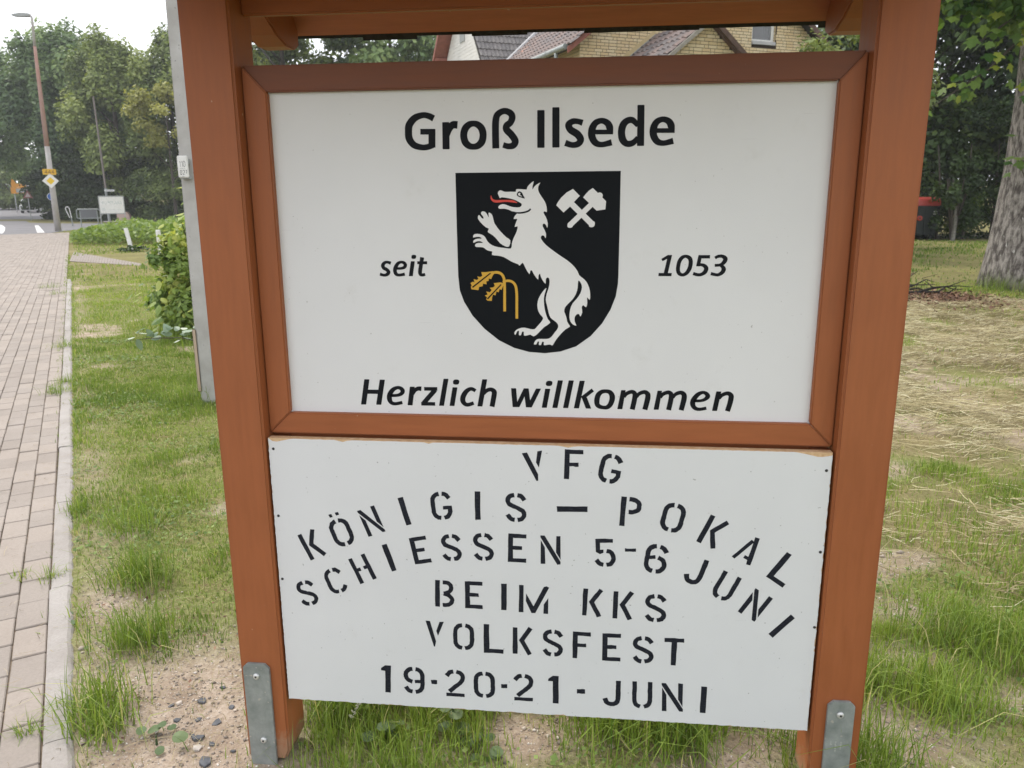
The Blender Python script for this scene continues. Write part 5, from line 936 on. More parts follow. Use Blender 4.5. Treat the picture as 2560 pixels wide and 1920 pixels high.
# clover and small herbs in the turf
M_CLOVER = leaf_mat('clover_leaves', (.075, .130, .030), (.200, .285, .075), (.33, .40, .13), .6, .3); r = np.random.default_rng(57); n = 90000
x = r.uniform(-4.5, 4.0, n); y = r.uniform(-.3, 6.0, n); k = (r.random(n) < smooth01(.50, .68, fbm(x+70, y+20, .5))*(1-.95*sand_mask(x, y))*(1-.9*hay_mask(x, y))*.8) & ~on_path(x, y, 0) & ~under_post(x, y); x, y = x[k], y[k]; k = in_view(np.column_stack([x, y, 0*x]), 150); x, y = x[k], y[k]; n = len(x)
V, F, S = leaf_cloud(np.column_stack([x, y, gz(x, y)+r.uniform(.006, .035, n)]), np.tile([0, -.2, 1.8], (n, 1)), r.uniform(.009, .019, n)+.0012*np.maximum(y, 0), r.uniform(.1, .95, n), 58, .95)
clv = np_mesh('clover', V, F, M_CLOVER, shade=S); tag(clv, 'patches of small clover leaves low between the grass blades', 'clover', kind='stuff')
# ------------------------------------------------------------------ white marker posts
def marker(label, x, y, lean, h_):
    t = thing('marker_post', label, 'post', (x, y, -.02), 0, 'white marker posts in the grass'); t.rotation_euler = lean
    b = MB(); b.lathe([(.060, 0), (.060, h_-.02), (.052, h_), (.0, h_+.002)], 14); b.build('shaft', M_WHITE, t)
    b = MB(); b.lathe([(.012, 0), (.012, -.004)], 8, (0, -.0595, .12), 'y'); b.build('hole', M_DARKMETAL, t)
marker('white post leaning to the left in the mown grass', -13.1, 20.9, (0, R(-13), R(-20)), .71)
marker('upright white post half hidden by the light green bush', -10.97, 18.8, (0, R(-1), 0), .72)
shrub('weed_tuft', 'dark green tuft of weeds at the foot of the leaning white post', 'weeds', -12.85, 20.6, .42, .3, .17, 320, .09, M_TREE_D, 251, .45, stems=False)
# ------------------------------------------------------------------ street furniture beyond the grass
M_LAMP = mat('lamp_paint', (0.42, 0.40, 0.38), 0.7, (0.36, 0.33, 0.30), 3); M_RUST = mat('rusty_red_paint', (0.33, 0.185, 0.145), 0.8, (0.42, 0.29, 0.25), 2.2, stretch=(1, 1, .4))
M_YEL = mat('sign_yellow', (0.62, 0.37, 0.035), 0.5); M_ORG = mat('sign_orange', (0.60, 0.26, 0.03), 0.5); M_BLUE = mat('sign_blue', (0.03, 0.10, 0.32), 0.5); M_SRED = mat('sign_red', (0.22, 0.085, 0.07), 0.6); M_NUM = mat('number_brown', (0.16, 0.07, 0.015), 0.6)
lamp = thing('street_lamp', 'tall street lamp with rusty red upper pole and flat grey head', 'street lamp', (-26.72, 36.6, 0))
b = MB(); b.tube([(0, 0, -.1), (0, 0, 2.0), (.02, 0, 4.2)], [.16, .135, .115], 14); b.build('pole', M_LAMP, lamp, smooth=True)
b = MB(); b.tube([(.02, 0, 4.2), (.06, 0, 7.0), (.10, 0, 8.9)], [.116, .090, .068], 14); b.build('pole', M_RUST, lamp, smooth=True)['label'] = 'rusty red upper pole'
b = MB(); b.tube([(.10, 0, 8.9), (.14, 0, 9.9), (.15, 0, 10.18), (.10, 0, 10.30), (0, 0, 10.32)], [.068, .055, .05, .05, .05], 12); b.build('mast_arm', M_LAMP, lamp, smooth=True)
b = MB(); b.prism([(.06, 10.24), (.06, 10.38), (-.35, 10.42), (-.75, 10.38), (-.88, 10.32), (-.75, 10.27), (-.3, 10.24)], 'y', -.12, .12); b.build('lamp_head', M_GREYPLASTIC, lamp, bevel=.02)
toC = lambda x, y: math.atan2(CAM[0]-x, -(CAM[1]-y))      # turns a face that looks along -Y towards the viewpoint's side of the road
def sign_thing(name, label, cat, x, y, z, rot=None): return thing(name, label, cat, (x, y, z), toC(x, y) if rot is None else rot)
s1_ = sign_thing('road_number_sign', 'small yellow plate reading 444 on the lamp post', 'sign', -26.62, 36.40, 2.94)
b = MB(); b.prism([(-.27, -.13), (.27, -.13), (.30, -.10), (.30, .12), (.27, .15), (-.27, .15), (-.30, .12), (-.30, -.10)], 'y', -.02, .0); pl2 = b.build('plate', M_YEL, s1_, bevel=.004)
b = MB(); b.box((-.05, .001, -.08), (.05, .12, .10)); b.build('bracket', M_GREYPLASTIC, s1_)
strokes_part('number', M_NUM, pl2, sum([digit('4', -.20+.15*k, -.075, .11, .17) for k in range(3)], []), .028, -.0215)
s2_ = sign_thing('priority_sign', 'white diamond sign with yellow centre on the lamp post', 'sign', -26.62, 36.40, 2.51)
b = MB(); b.prism([(0, -.37), (.37, 0), (0, .37), (-.37, 0)], 'y', -.02, 0); pl3 = b.build('plate', M_WHITE, s2_, bevel=.003)
b = MB(); b.box((-.05, .001, -.06), (.05, .12, .06)); b.build('bracket', M_GREYPLASTIC, s2_)
b = MB(); b.prism([(0, -.185), (.185, 0), (0, .185), (-.185, 0)], 'y', -.0235, -.0212); b.build('yellow_field', mat('sign_bright_yellow', (0.72, 0.48, 0.02), 0.5), pl3)
s3_ = sign_thing('round_sign', 'blue round sign half hidden behind the lamp post', 'sign', -29.15, 40.0, 0)
b = MB(); b.tube([(0, .05, -.05), (0, .05, 2.05)], .035, 8); b.build('pole', M_GREYPLASTIC, s3_); b = MB(); b.lathe([(.21, .012), (.21, 0)], 24, (-.12, 0, 1.76), 'y'); pb = b.build('disc', M_WHITE, s3_)
b = MB(); b.lathe([(.19, -.0015), (.19, -.0035)], 24, (-.12, 0, 1.76), 'y'); b.build('blue_field', M_BLUE, pb); b = MB(); b.box((-.06, -.012, 1.74), (.02, -.005, 1.94)); b.build('white_mark', M_WHITE, pb)
s4_ = sign_thing('direction_sign', 'orange arrow shaped direction sign half hidden in leaves at the far left', 'sign', -61.8, 80.2, float(gz(-61.8, 80.2)))
b = MB(); b.tube([(-.7, .05, -.1), (-.7, .05, 3.3)], .05, 8); b.tube([(.55, .05, -.1), (.55, .05, 3.0)], .05, 8); b.build('pole', M_GREYPLASTIC, s4_)
b = MB(); b.prism([(-1.0, 2.05), (.75, 2.05), (1.02, 2.38), (.75, 2.72), (-1.0, 2.72)], 'y', -.03, 0); pa = b.build('arrow_board', M_ORG, s4_); b = MB(); b.prism([(-.9, 2.74), (.45, 2.74), (.45, 3.05), (-.45, 3.12), (-.62, 3.55), (-.78, 3.6), (-.9, 3.1)], 'y', -.03, 0); b.build('upper_board', M_ORG, s4_)
b = MB(); b.box((-.52, -.036, 2.16), (.42, -.032, 2.58)); b.build('inset_panel', M_GREYPLASTIC, pa)
s5_ = sign_thing('warning_sign', 'faded red and white triangular warning sign in front of the dark bush', 'sign', -45.1, 59.0, 0)
b = MB(); b.tube([(0, .03, -.1), (0, .03, 2.5)], .035, 8); b.build('pole', M_GREYPLASTIC, s5_); b = MB(); b.prism([(-.36, 1.80), (.36, 1.80), (0, 2.44)], 'y', -.02, 0); pt_ = b.build('plate', M_SRED, s5_); b = MB(); b.prism([(-.20, 1.89), (.20, 1.89), (0, 2.24)], 'y', -.0245, -.0212); b.build('white_field', mat('faded_white', (.42, .36, .33), .7), pt_)
# information board, guard frame, hoop, mast, street name sign, pink cabinet
ib = sign_thing('information_board', 'white information board with a faint map print on two thin legs', 'sign', -27.2, 42.2, 0, R(20))
b = MB(); b.box((-.64, -.02, .82), (.64, .0, 1.74)); pn = b.build('board', M_WHITE, ib); b = MB()
for x in (-.685, .64): b.box((x, -.03, -.1), (x+.045, .02, 1.80))
b.box((-.64, -.03, 1.745), (.64, .02, 1.80)); b.box((-.64, -.03, .765), (.64, .02, .815)); b.build('frame', M_GREYPLASTIC, ib)
q = random.Random(81); M_MAP = mat('map_print', (.45, .50, .47), .7); strokes_part('map_print', M_MAP, pn, [[(-.54+.054*k+q.uniform(-.02, .02), 1.42+q.uniform(-.10, .09)), (-.49+.054*k, 1.40+q.uniform(-.10, .12))] for k in range(20)], .03, -.0206)
strokes_part('text_lines', M_MAP, pn, [[(-.56, 1.12-.04*k), (-.36, 1.12-.04*k)] for k in range(5)] + [[(-.24, 1.02), (.56, 1.02)], [(-.24, .93), (.44, .93)]], .012, -.0206)
gp = sign_thing('guard_frame', 'low metal tube frame holding a dark grey panel at the kerb', 'barrier', -28.5, 41.9, 0, R(30))
b = MB()
for x in (-.44, .44): b.tube([(x, 0, -.1), (x, 0, .98)], .03, 8)
b.tube([(-.62, .06, .58), (-.62, .06, .98), (-.56, .03, 1.05), (.50, 0, 1.05), (.58, .04, .98), (.72, .10, .78), (.58, .04, .56), (.50, 0, .53), (-.56, .03, .53), (-.62, .06, .58)], .028, 8); b.build('frame', M_GALV, gp)
b = MB(); b.box((-.42, -.012, .56), (.42, .012, 1.02)); b.build('panel', mat('panel_grey', (.14, .145, .15), .7), gp)
hp = sign_thing('metal_hoop', 'narrow white metal hoop on a post right of the lamp post', 'barrier', -31.3, 44.2, 0, R(30))
b = MB(); b.tube([(.10, 0, -.1), (.07, 0, .5)], .03, 8); b.build('post', M_GALV, hp); b = MB(); b.tube([(.08, 0, .5), (.02, 0, 1.08), (-.05, 0, 1.18), (-.16, 0, 1.16), (-.19, 0, 1.06), (-.02, 0, .52)], .022, 8); b.build('hoop', M_WHITE, hp)
ms = thing('utility_mast', 'thin bare mast with pale lower pipe behind the information board', 'mast', (-33.9, 52.2, 0))
b = MB(); b.tube([(-.02, 0, -.1), (0, 0, 2.4)], .10, 10); b.build('pipe', M_GALV, ms); b = MB(); b.tube([(0, 0, 2.4), (-.05, 0, 5.5), (-.1, 0, 8.6)], [.075, .065, .05], 8); b.build('upper_pole', mat('weathered_pole', (.21, .18, .16), .9), ms)
sn = sign_thing('street_name_sign', 'small pale street name sign on the thin mast', 'sign', -33.55, 52.0, 2.24, R(15)); b = MB(); b.box((-.28, -.012, -.06), (.36, .012, .07)); b.build('plate', M_WHITE, sn); b = MB(); b.tube([(-.36, .1, 0), (-.2, .01, 0)], .02, 6); b.build('arm', M_GALV, sn)
strokes_part('lettering', M_GREYPLASTIC, sn.children[0], [[(-.22+.09*k, 0), (-.15+.09*k, 0)] for k in range(6)], .05, -.0126)
pk = sign_thing('utility_cabinet', 'small pinkish beige utility cabinet behind the information board', 'cabinet', -32.85, 52.4, .1, R(15)); b = MB(); b.prism([(-.48, 0), (.42, 0), (.40, .42), (.22, .66), (-.46, .60)], 'y', -.2, .2); cb = b.build('housing', mat('pinkish_plastic', (.40, .29, .25), .8), pk, bevel=.02); b = MB(); b.box((-.40, -.205, .08), (.30, -.199, .48)); b.build('door', mat('pinkish_door', (.44, .33, .285), .8), pk)
# parked car at the bend
car = sign_thing('parked_car', 'small silver white car half hidden by the bush at the road bend', 'car', -60.0, 78.5, float(gz(-60, 78.5)), R(24)); M_CAR = mat('car_paint', (.66, .66, .65), .3); M_GLASS = mat('car_glass', (.02, .025, .03), .12); M_TYRE = mat('tyre_rubber', (.02, .02, .02), .9)
b = MB(); b.prism([(-.2, .28), (3.9, .28), (3.95, .75), (3.6, .95), (2.9, 1.0), (2.3, 1.44), (.9, 1.46), (.35, 1.0), (-.1, .88), (-.25, .6)], 'x', -.82, .82); b.build('body', M_CAR, car, bevel=.06, seg=3)
b = MB(); b.add([(-.68, .32, 1.02), (.68, .32, 1.02), (.58, .84, 1.40), (-.58, .84, 1.40)], [(0, 1, 2, 3)]); b.build('windscreen', M_GLASS, car)
b = MB(); b.box((-.6, -.275, .36), (.6, -.24, .55)); b.build('grille', M_TYRE, car)
for x in (-.62, .62): b = MB(); b.box((x-.16, -.235, .62), (x+.16, -.20, .78)); b.build('headlight', M_BOLT, car, bevel=.02)
for x in (-.74, .74):
    for y in (.55, 3.05): b = MB(); b.lathe([(.31, -.09), (.31, .09)], 18, (x, y, .31), 'x'); b.build('wheel', M_TYRE, car)
# ------------------------------------------------------------------ waste container
bn = thing('waste_container', 'dark green wheeled waste container with red lid at the hedge', 'waste container', (11.93, 27.4, 0), R(-4)); M_BIN = mat('bin_green', (.007, .013, .011), .5); M_LID = mat('bin_red', (.36, .045, .03), .5)
b = MB(); vs = []
for z, k in ((.18, .90), (1.10, 1.0)): vs += [(-.66*k, -.44*k, z), (.66*k, -.44*k, z), (.66*k, .44*k, z), (-.66*k, .44*k, z)]
b.add(vs, [(0, 3, 2, 1), (4, 5, 6, 7), (0, 1, 5, 4), (1, 2, 6, 5), (2, 3, 7, 6), (3, 0, 4, 7)])
for k in range(5): b.box((-.52+.24*k, -.455, .25), (-.47+.24*k, -.41, 1.0))
b.box((-.69, -.47, 1.08), (.69, .47, 1.14)); b.build('body', M_BIN, bn, bevel=.015)
b = MB(); b.prism([(-.47, 1.15), (.47, 1.15), (.44, 1.34), (.25, 1.44), (-.2, 1.45), (-.42, 1.36)], 'x', -.68, .68); b.build('lid', M_LID, bn, bevel=.03)
for x in (-.40, .03): b = MB(); b.lathe([(.085, 0), (.085, -.05), (.05, -.06)], 18, (x, -.455, .74), 'y'); d_ = b.build('hinge_disc', M_LID, bn); b = MB(); b.lathe([(.03, 0), (.03, -.01)], 10, (x, -.517, .74), 'y'); b.build('hole', M_DARKMETAL, d_)
b = MB(); b.box((.46, -.463, .86), (.58, -.442, .98)); b.build('label', M_WHITE, bn)
for x in (-.5, .5):
    for y in (-.3, .3): b = MB(); b.lathe([(.09, -.03), (.09, .03)], 14, (x, y, .09), 'x'); b.build('wheel', M_TYRE, bn)
b = MB(); b.tube([(0, 0, -.05), (.02, 0, .6), (-.01, 0, 1.15)], [.07, .06, .055], 9); o = b.build('tree_stump', mat('lichen_bark', (.30, .29, .26), .95, (.16, .15, .13), 14)); o.location = (12.95, 26.6, 0); tag(o, 'pale lichen covered stem beside the waste container', 'stump')
# ------------------------------------------------------------------ the big maple on the right
mp = thing('maple_tree', 'big maple with grey flaky bark and low hanging leafy branches', 'tree', (7.98, 11.75, -.02))
b = MB(); pts, rr = [], []
for i in range(19):
    u = i/18; z = 6.5*u; pts.append((.03*math.sin(u*4)-.03*z, .02*math.cos(u*3), z)); rr.append(.655+.13*math.exp(-z*1.5)-.020*z)
b.tube(pts, rr, 22); me = b.mesh('trunk', smooth=True)
co = np.empty(len(me.vertices)*3, np.float32); me.vertices.foreach_get('co', co); co = co.reshape(-1, 3); a = np.arctan2(co[:, 1], co[:, 0]); f_ = 1+.05*np.sin(a*5+co[:, 2]*.6)*np.exp(-co[:, 2]*.5)+.03*np.sin(a*3-co[:, 2]*1.3)+.05*(fbm(a*2.3+50, co[:, 2], .5)-.5); co[:, :2] *= f_[:, None]; me.vertices.foreach_set('co', co.ravel()); me.update()
link('trunk', me, M_BARK, mp)
BASE = np.array([7.98, 11.75, -.02]); q = random.Random(91)
branches = [[(7.8, 11.6, 4.3), (7.2, 11.2, 3.9), (6.5, 10.95, 3.25), (5.7, 10.75, 2.72)], [(7.8, 11.5, 4.6), (7.1, 11.0, 4.3), (6.5, 10.6, 3.8), (6.0, 10.4, 3.45)], [(7.7, 11.5, 5.2), (6.9, 11.0, 4.9), (6.2, 10.8, 4.45), (5.65, 10.7, 4.1)], [(7.9, 11.3, 4.2), (7.5, 10.8, 3.9), (7.1, 10.5, 3.35), (6.75, 10.4, 2.85)],
            [(8.0, 11.3, 4.8), (7.5, 10.6, 4.5), (7.1, 10.2, 4.1), (6.7, 10.0, 3.8)], [(7.9, 11.3, 5.4), (7.2, 10.7, 5.0), (6.5, 10.4, 4.7), (6.0, 10.3, 4.35)], [(8.1, 11.2, 4.4), (7.8, 10.6, 4.0), (7.55, 10.3, 3.5), (7.35, 10.15, 3.05)], [(7.5, 11.4, 1.50), (7.30, 11.2, 1.75), (7.05, 11.0, 2.05), (6.9, 10.95, 2.40)]]
nl_ = [46, 42, 40, 34, 36, 34, 30, 8]
for bi, (br, k_) in enumerate(zip(branches, nl_)):
    pts = [Vector(p)-Vector(BASE) for p in br]; rad = [.045, .028, .016, .006] if bi < 7 else [.008, .006, .005, .003]
    b = MB(); b.tube(pts, rad, 7); b.build('branch', M_TWIG, mp)
    for k in range(k_):
        u = (q.uniform(.25, 1) if bi < 7 else q.uniform(.2, 1))*3; i = min(2, int(u)); p0 = pts[i].lerp(pts[i+1], u-i); d = (pts[i+1]-pts[i]).normalized()
        off = Vector((q.gauss(0, .20), q.gauss(0, .20), q.gauss(-.03, .13))) if bi < 7 else Vector((q.gauss(0, .06), q.gauss(0, .06), q.gauss(0, .04)))
        o2 = Vector((off.x, off.y, 0)); tip = d*.5 + (o2.normalized() if o2.length > .01 else d)*.7 + Vector((q.gauss(0, .25), q.gauss(0, .25), -.75+q.gauss(0, .25)))
        place_leaf(L_MAPLE, mp, p0+off, q.uniform(.115, .185), tip, (o2.x*.8-.1, o2.y*.8-.45, 1.0), q)
P, N, sh = crown_points((0, 0, 8.2), (4.6, 4.6, 4.4), 16000, 40, 92, (.2, .36), .5); V, F, S = leaf_cloud(P, N, np.full(len(P), .20), .42+sh+np.random.default_rng(93).normal(0, .15, len(P)), 94, .8); o = np_mesh('foliage', V, F, M_MAPLE, mp, shade=S); o['kind'] = 'stuff'
P, N, sh = crown_points((-1.25, -1.0, 4.45), (1.5, .9, .95), 3000, 26, 95, (.2, .36), .3); V, F, S = leaf_cloud(P, N, np.full(len(P), .15), .42+sh+np.random.default_rng(96).normal(0, .18, len(P)), 97, .8); o = np_mesh('foliage', V, F, M_MAPLE, mp, shade=S); o['kind'] = 'stuff'
# brush pile and leaf litter
bp = thing('brush_pile', 'heap of dark bare branches on the mown lawn right of the sign', 'branches', (5.75, 10.75, 0)); q = random.Random(98)
for k in range(11):
    a = q.uniform(-.5, .9); L = q.uniform(.5, 1.0); x0, y0 = q.uniform(-.6, .3), q.uniform(-.25, .3); pp = [(x0, y0, q.uniform(.02, .1))]
    for j in range(4): pp.append((pp[-1][0]+math.cos(a)*L/4, pp[-1][1]+math.sin(a)*L/4*.4, max(.02, pp[-1][2]+q.gauss(.02 if k < 4 else -.005, .05)))); a += q.gauss(0, .4)
    b = MB(); b.tube(pp, [.016, .014, .011, .008, .004], 6)
    if k < 5: m_ = pp[2]; b.tube([m_, (m_[0]+q.gauss(0, .1), m_[1]+q.gauss(0, .1), m_[2]+.12), (m_[0]+q.gauss(.05, .1), m_[1], m_[2]+.2)], [.009, .007, .003], 5)
    b.build('branch', M_DARKWOOD, bp)
M_LITTER = leaf_mat('leaf_litter', (.075, .040, .025), (.20, .105, .065), (.34, .22, .14), .8, .1); r = np.random.default_rng(99); n = 2400
x = r.normal(5.75, .45, n); y = r.normal(10.15, .50, n); P = np.column_stack([x, y, .02+r.random(n)*.04]); V, F, S = leaf_cloud(P, np.tile([0, 0, 1.6], (n, 1)), np.full(n, .055), r.random(n), 100, .7)
x = r.normal(7.6, .9, 500); y = r.normal(10.6, 1.3, 500); x2 = np.concatenate([x, r.uniform(-.9, -.3, 60)]); y2 = np.concatenate([y, r.uniform(-.1, 1.0, 60)]); P2 = np.column_stack([x2, y2, gz(x2, y2)+.012+r.random(560)*.02]); k = ~on_path(x2, y2, 0)
V2, F2, S2 = leaf_cloud(P2[k], np.tile([0, 0, 2.0], (k.sum(), 1)), np.concatenate([np.full(500, .05), np.full(60, .016)])[k], r.random(k.sum()), 101, .6)
lit = np_mesh('leaf_litter', np.concatenate([V, V2]), np.concatenate([F, F2+len(V)]), M_LITTER, shade=np.concatenate([S, S2])); tag(lit, 'reddish brown dead leaves on the lawn in front of the branch heap', 'leaves', kind='stuff')
# ------------------------------------------------------------------ brick house seen through the gap; local x along its front, y into it
HO = np.array([0.377, 20.889]); HA = R(27)
def hw(P):
    P = np.asarray(P, float).reshape(-1, 3); c, s = math.cos(HA), math.sin(HA)
    return np.column_stack([HO[0]+P[:, 0]*c-P[:, 1]*s, HO[1]+P[:, 0]*s+P[:, 1]*c, P[:, 2]])
def in_gap(P):
    px, py, z = project(hw(P)); return (px > 1070) & (px < 2165) & (py > 48) & (py < 172)
house = thing('brick_house', 'yellow brick house with tiled roofs and grey gutter behind the sign', 'house', (HO[0], HO[1], 0), HA)
M_MORTAR = mat('dark_mortar', (.040, .026, .017), .95); M_BRICKS = [mat('yellow_brick_%d' % k, c, .85, c2, 14, bmp=.2, bscale=60) for k, (c, c2) in enumerate((((.62, .475, .27), (.69, .55, .34)), ((.65, .52, .32), (.71, .59, .39)), ((.58, .44, .24), (.66, .51, .30))))]
M_TILES = [mat('roof_tile_%d' % k, c, .85, c2, 9) for k, (c, c2) in enumerate((((.145, .115, .105), (.215, .17, .155)), ((.17, .125, .11), (.24, .18, .16)), ((.12, .105, .10), (.18, .155, .15)), ((.36, .18, .125), (.44, .24, .18))))]
M_GTILE = [mat('grey_tile_%d' % k, c, .85, c2, 9) for k, (c, c2) in enumerate((((.155, .14, .135), (.22, .205, .195)), ((.13, .12, .118), (.19, .178, .17))))]
M_PLASTER = mat('beige_plaster', (.50, .38, .20), .9, (.56, .44, .26), 3); M_BROWN = mat('brown_board', (.085, .048, .034), .7, (.13, .075, .055), 8); M_REDBOARD = mat('red_brown_board', (.22, .075, .05), .7, (.28, .10, .07), 6); M_FLASH = mat('pale_flashing', (.48, .47, .47), .6, (.40, .39, .39), 4); M_ROOFBASE = mat('roof_batten', (.03, .025, .022), .9); M_CLAD = mat('white_cladding', (.70, .68, .64), .7, (.62, .60, .56), 2); M_VERGE = mat('grey_verge', (.26, .235, .205), .9, (.36, .33, .29), 9)
zl = lambda s: 5.45+.781*(s+.45); ze_ = lambda s: np.minimum(5.45+.781*(np.asarray(s)+.45), 9.07-.781*(np.asarray(s)-4.18))-.14
# walls
b = MB(); top = lambda s: float(ze_(s))
for poly in ([(0, 0), (5.55, 0), (5.55, top(5.55)), (4.18, top(4.18)), (0, top(0))], [(5.55, 0), (6.40, 0), (6.40, 5.83), (5.55, 5.83)], [(5.55, 7.1), (6.40, 7.1), (6.40, top(6.40)), (5.55, top(5.55))], [(6.40, 0), (8.36, 0), (8.36, top(8.36)), (6.40, top(6.40))]): b.prism(poly, 'y', 0.0, .30)
b.box((0, .30, 0), (.30, 7.2, 5.66)); b.box((8.06, .30, 0), (8.36, 7.2, 5.66)); wall = b.build('wall', M_MORTAR, house)
bay = lambda s: 5.75-.78*abs(s-2.29)
b = MB(); b.prism([(.75, 0), (3.83, 0), (3.83, bay(3.83)), (2.29, bay(2.29)), (.75, bay(.75))], 'y', -2.60, -2.40); b.box((.75, -2.40, 0), (.95, -.01, bay(.75))); b.box((3.63, -2.40, 0), (3.83, -.01, bay(3.83))); baywall = b.build('bay_wall', M_MORTAR, house)
unit = MB(); unit.box((0, 0, 0), (1, 1, 1)); ub = []
for m in M_BRICKS: me = unit.mesh('brick', 0); me.materials.append(m); ub.append(me)
bricks = []
def courses(x0, x1, z1f, yface, ok, parent, seed, z0=0.0):
    q = random.Random(seed); hz = .081; nrow = int(9.2/hz)
    for rw in range(nrow):
        za = z0+rw*hz; x = x0 - q.choice((0, .125, .0625, .19)); k = q.randrange(3)
        while x < x1:
            wd = .125 if k % 3 == 2 else .25; k += 1; a, c = max(x, x0), min(x+wd-.014, x1); x += wd
            if c-a < .03: continue
            m_ = (a+c)/2
            if za+hz > min(z1f(a), z1f(c))+.10: continue
            if not ok(a, c, za): continue
            if yface == 0.0 and 5.79 < za+.04 < 7.1:
                if a < 5.55 < c: c = 5.545
                if a < 6.40 < c: a = 6.405
                if c-a < .02: continue
            bricks.append((a, c, yface, za+.006, za+.0735, q.choice((0, 0, 1, 1, 2)), parent))
def ok_front(a, c, z):
    if a > 5.54 and c < 6.41 and 5.79 < z+.04 < 7.1: return False
    if a > .9 and c < 3.7 and z < 4.4: return False
    return True
courses(0, 8.36, lambda s: float(ze_(s)), 0.0, ok_front, wall, 301); courses(.75, 3.83, bay, -2.60, lambda a, c, z: True, baywall, 302)
mid = np.array([((a+c)/2, y, (z0+z1)/2) for a, c, y, z0, z1, m, p in bricks]); vis = in_gap(mid); _, _, bd = project(hw(mid)); rank = np.argsort(np.where(vis, bd, bd+1000)); solo = set(rank[:min(300, int(vis.sum()))].tolist())
rest = {id(wall): [MB(), MB(), MB()], id(baywall): [MB(), MB(), MB()]}
for i, (a, c, y, z0, z1, m, p) in enumerate(bricks):
    pr = .007+random.Random(i).uniform(-.002, .002)
    if i in solo: link('brick', ub[m], None, p, loc=(a, y-pr, z0), scale=(c-a, pr+.02, z1-z0))
    else: rest[id(p)][m].add([(a, y-pr, z0), (c, y-pr, z0), (c, y-pr, z1), (a, y-pr, z1), (a, y, z0), (c, y, z0), (c, y, z1), (a, y, z1)], [(0, 1, 2, 3), (0, 4, 5, 1), (2, 6, 7, 3), (0, 3, 7, 4), (1, 5, 6, 2)])
def side_bricks(mb3, s, y0, y1, z1, sg, seed):
    q = random.Random(seed)
    for rw in range(int(z1/.081)):
        y = y0 - q.choice((0, .125)); za = rw*.081
        while y < y1:
            wd = q.choice((.25, .25, .125)); a, c = max(y, y0), min(y+wd-.01, y1); y += wd
            if c-a > .03: mb3[q.choice((0, 0, 1, 2))].add([(s, a, za+.005), (s, c, za+.005), (s, c, za+.076), (s, a, za+.076), (s+sg*.007, a, za+.005), (s+sg*.007, c, za+.005), (s+sg*.007, c, za+.076), (s+sg*.007, a, za+.076)], [(4, 5, 6, 7), (0, 1, 5, 4), (2, 3, 7, 6), (0, 3, 7, 4), (1, 2, 6, 5)])
side_bricks(rest[id(wall)], 0.0, -.007, 7.2, 5.64, -1, 303); side_bricks(rest[id(baywall)], .75, -2.607, -.02, bay(.75), -1, 304)
for rw in range(16): 
    za = 5.83+rw*.081; rest[id(wall)][rw % 3].add([(6.388, 0.0, za+.005), (6.388, .14, za+.005), (6.388, .14, za+.076), (6.388, 0.0, za+.076), (6.40, 0.0, za+.005), (6.40, .14, za+.005), (6.40, .14, za+.076), (6.40, 0.0, za+.076)], [(0, 1, 2, 3), (0, 4, 5, 1), (2, 6, 7, 3)])
for p in (wall, baywall):
    al = MB(); mi = []
    for k in range(3): n0 = len(al.f); al.add(rest[id(p)][k].v, rest[id(p)][k].f); mi += [k]*(len(al.f)-n0)
    me = bpy.data.meshes.new('brickwork'); me.from_pydata(al.v, [], al.f)
    for m in M_BRICKS: me.materials.append(m)
    me.polygons.foreach_set('material_index', mi); me.update(); link('brickwork', me, None, p)['kind'] = 'stuff'
# roofs: dark base slabs with tiles on top
def slab(name, a, c, x_or_y, lo, hi, th=.10, m=M_ROOFBASE):
    n = np.array([-(c[1]-a[1]), c[0]-a[0]]); n = n/np.linalg.norm(n); n = n if n[1] > 0 else -n; t = -n*th
    b = MB(); b.prism([a, c, (c[0]+t[0], c[1]+t[1]), (a[0]+t[0], a[1]+t[1])], x_or_y, lo, hi); return b.build(name, m, house)
rl = slab('roof', (-.47, zl(-.47)-.05), (4.18, 9.02), 'y', -.30, 12.0); rr_ = slab('roof', (8.83, 5.39), (4.18, 9.02), 'y', -.30, 12.0)
bl = slab('bay_roof', (.30, 5.80-.78*1.99), (2.29, 5.80), 'y', -2.72, -.005, .05); br_ = slab('bay_roof', (4.28, 5.80-.78*1.99), (2.29, 5.80), 'y', -2.72, -.005, .05)
def tile_mesh(name, w_, l_, humps, amp, mats):
    b = MB(); n = humps*6; vs = []
    for j, (v, lift) in enumerate(((0, .030), (l_, .0))):
        for i in range(n+1): vs.append((w_*i/n, v, lift+amp*(1-math.cos(2*math.pi*humps*i/n))/2))
    k = n+1
    for i in range(n+1): vs.append((w_*i/n, 0.004, -.012+amp*(1-math.cos(2*math.pi*humps*i/n))/2))
    b.add(vs, [(i, i+1, k+i+1, k+i) for i in range(n)] + [(2*k+i, 2*k+i+1, i+1, i) for i in range(n)])
    outm = []
    for m in mats:
        me = bpy.data.meshes.new(name); me.from_pydata(b.v, [], b.f); me.materials.append(m); me.update(); outm.append(me)
    return outm
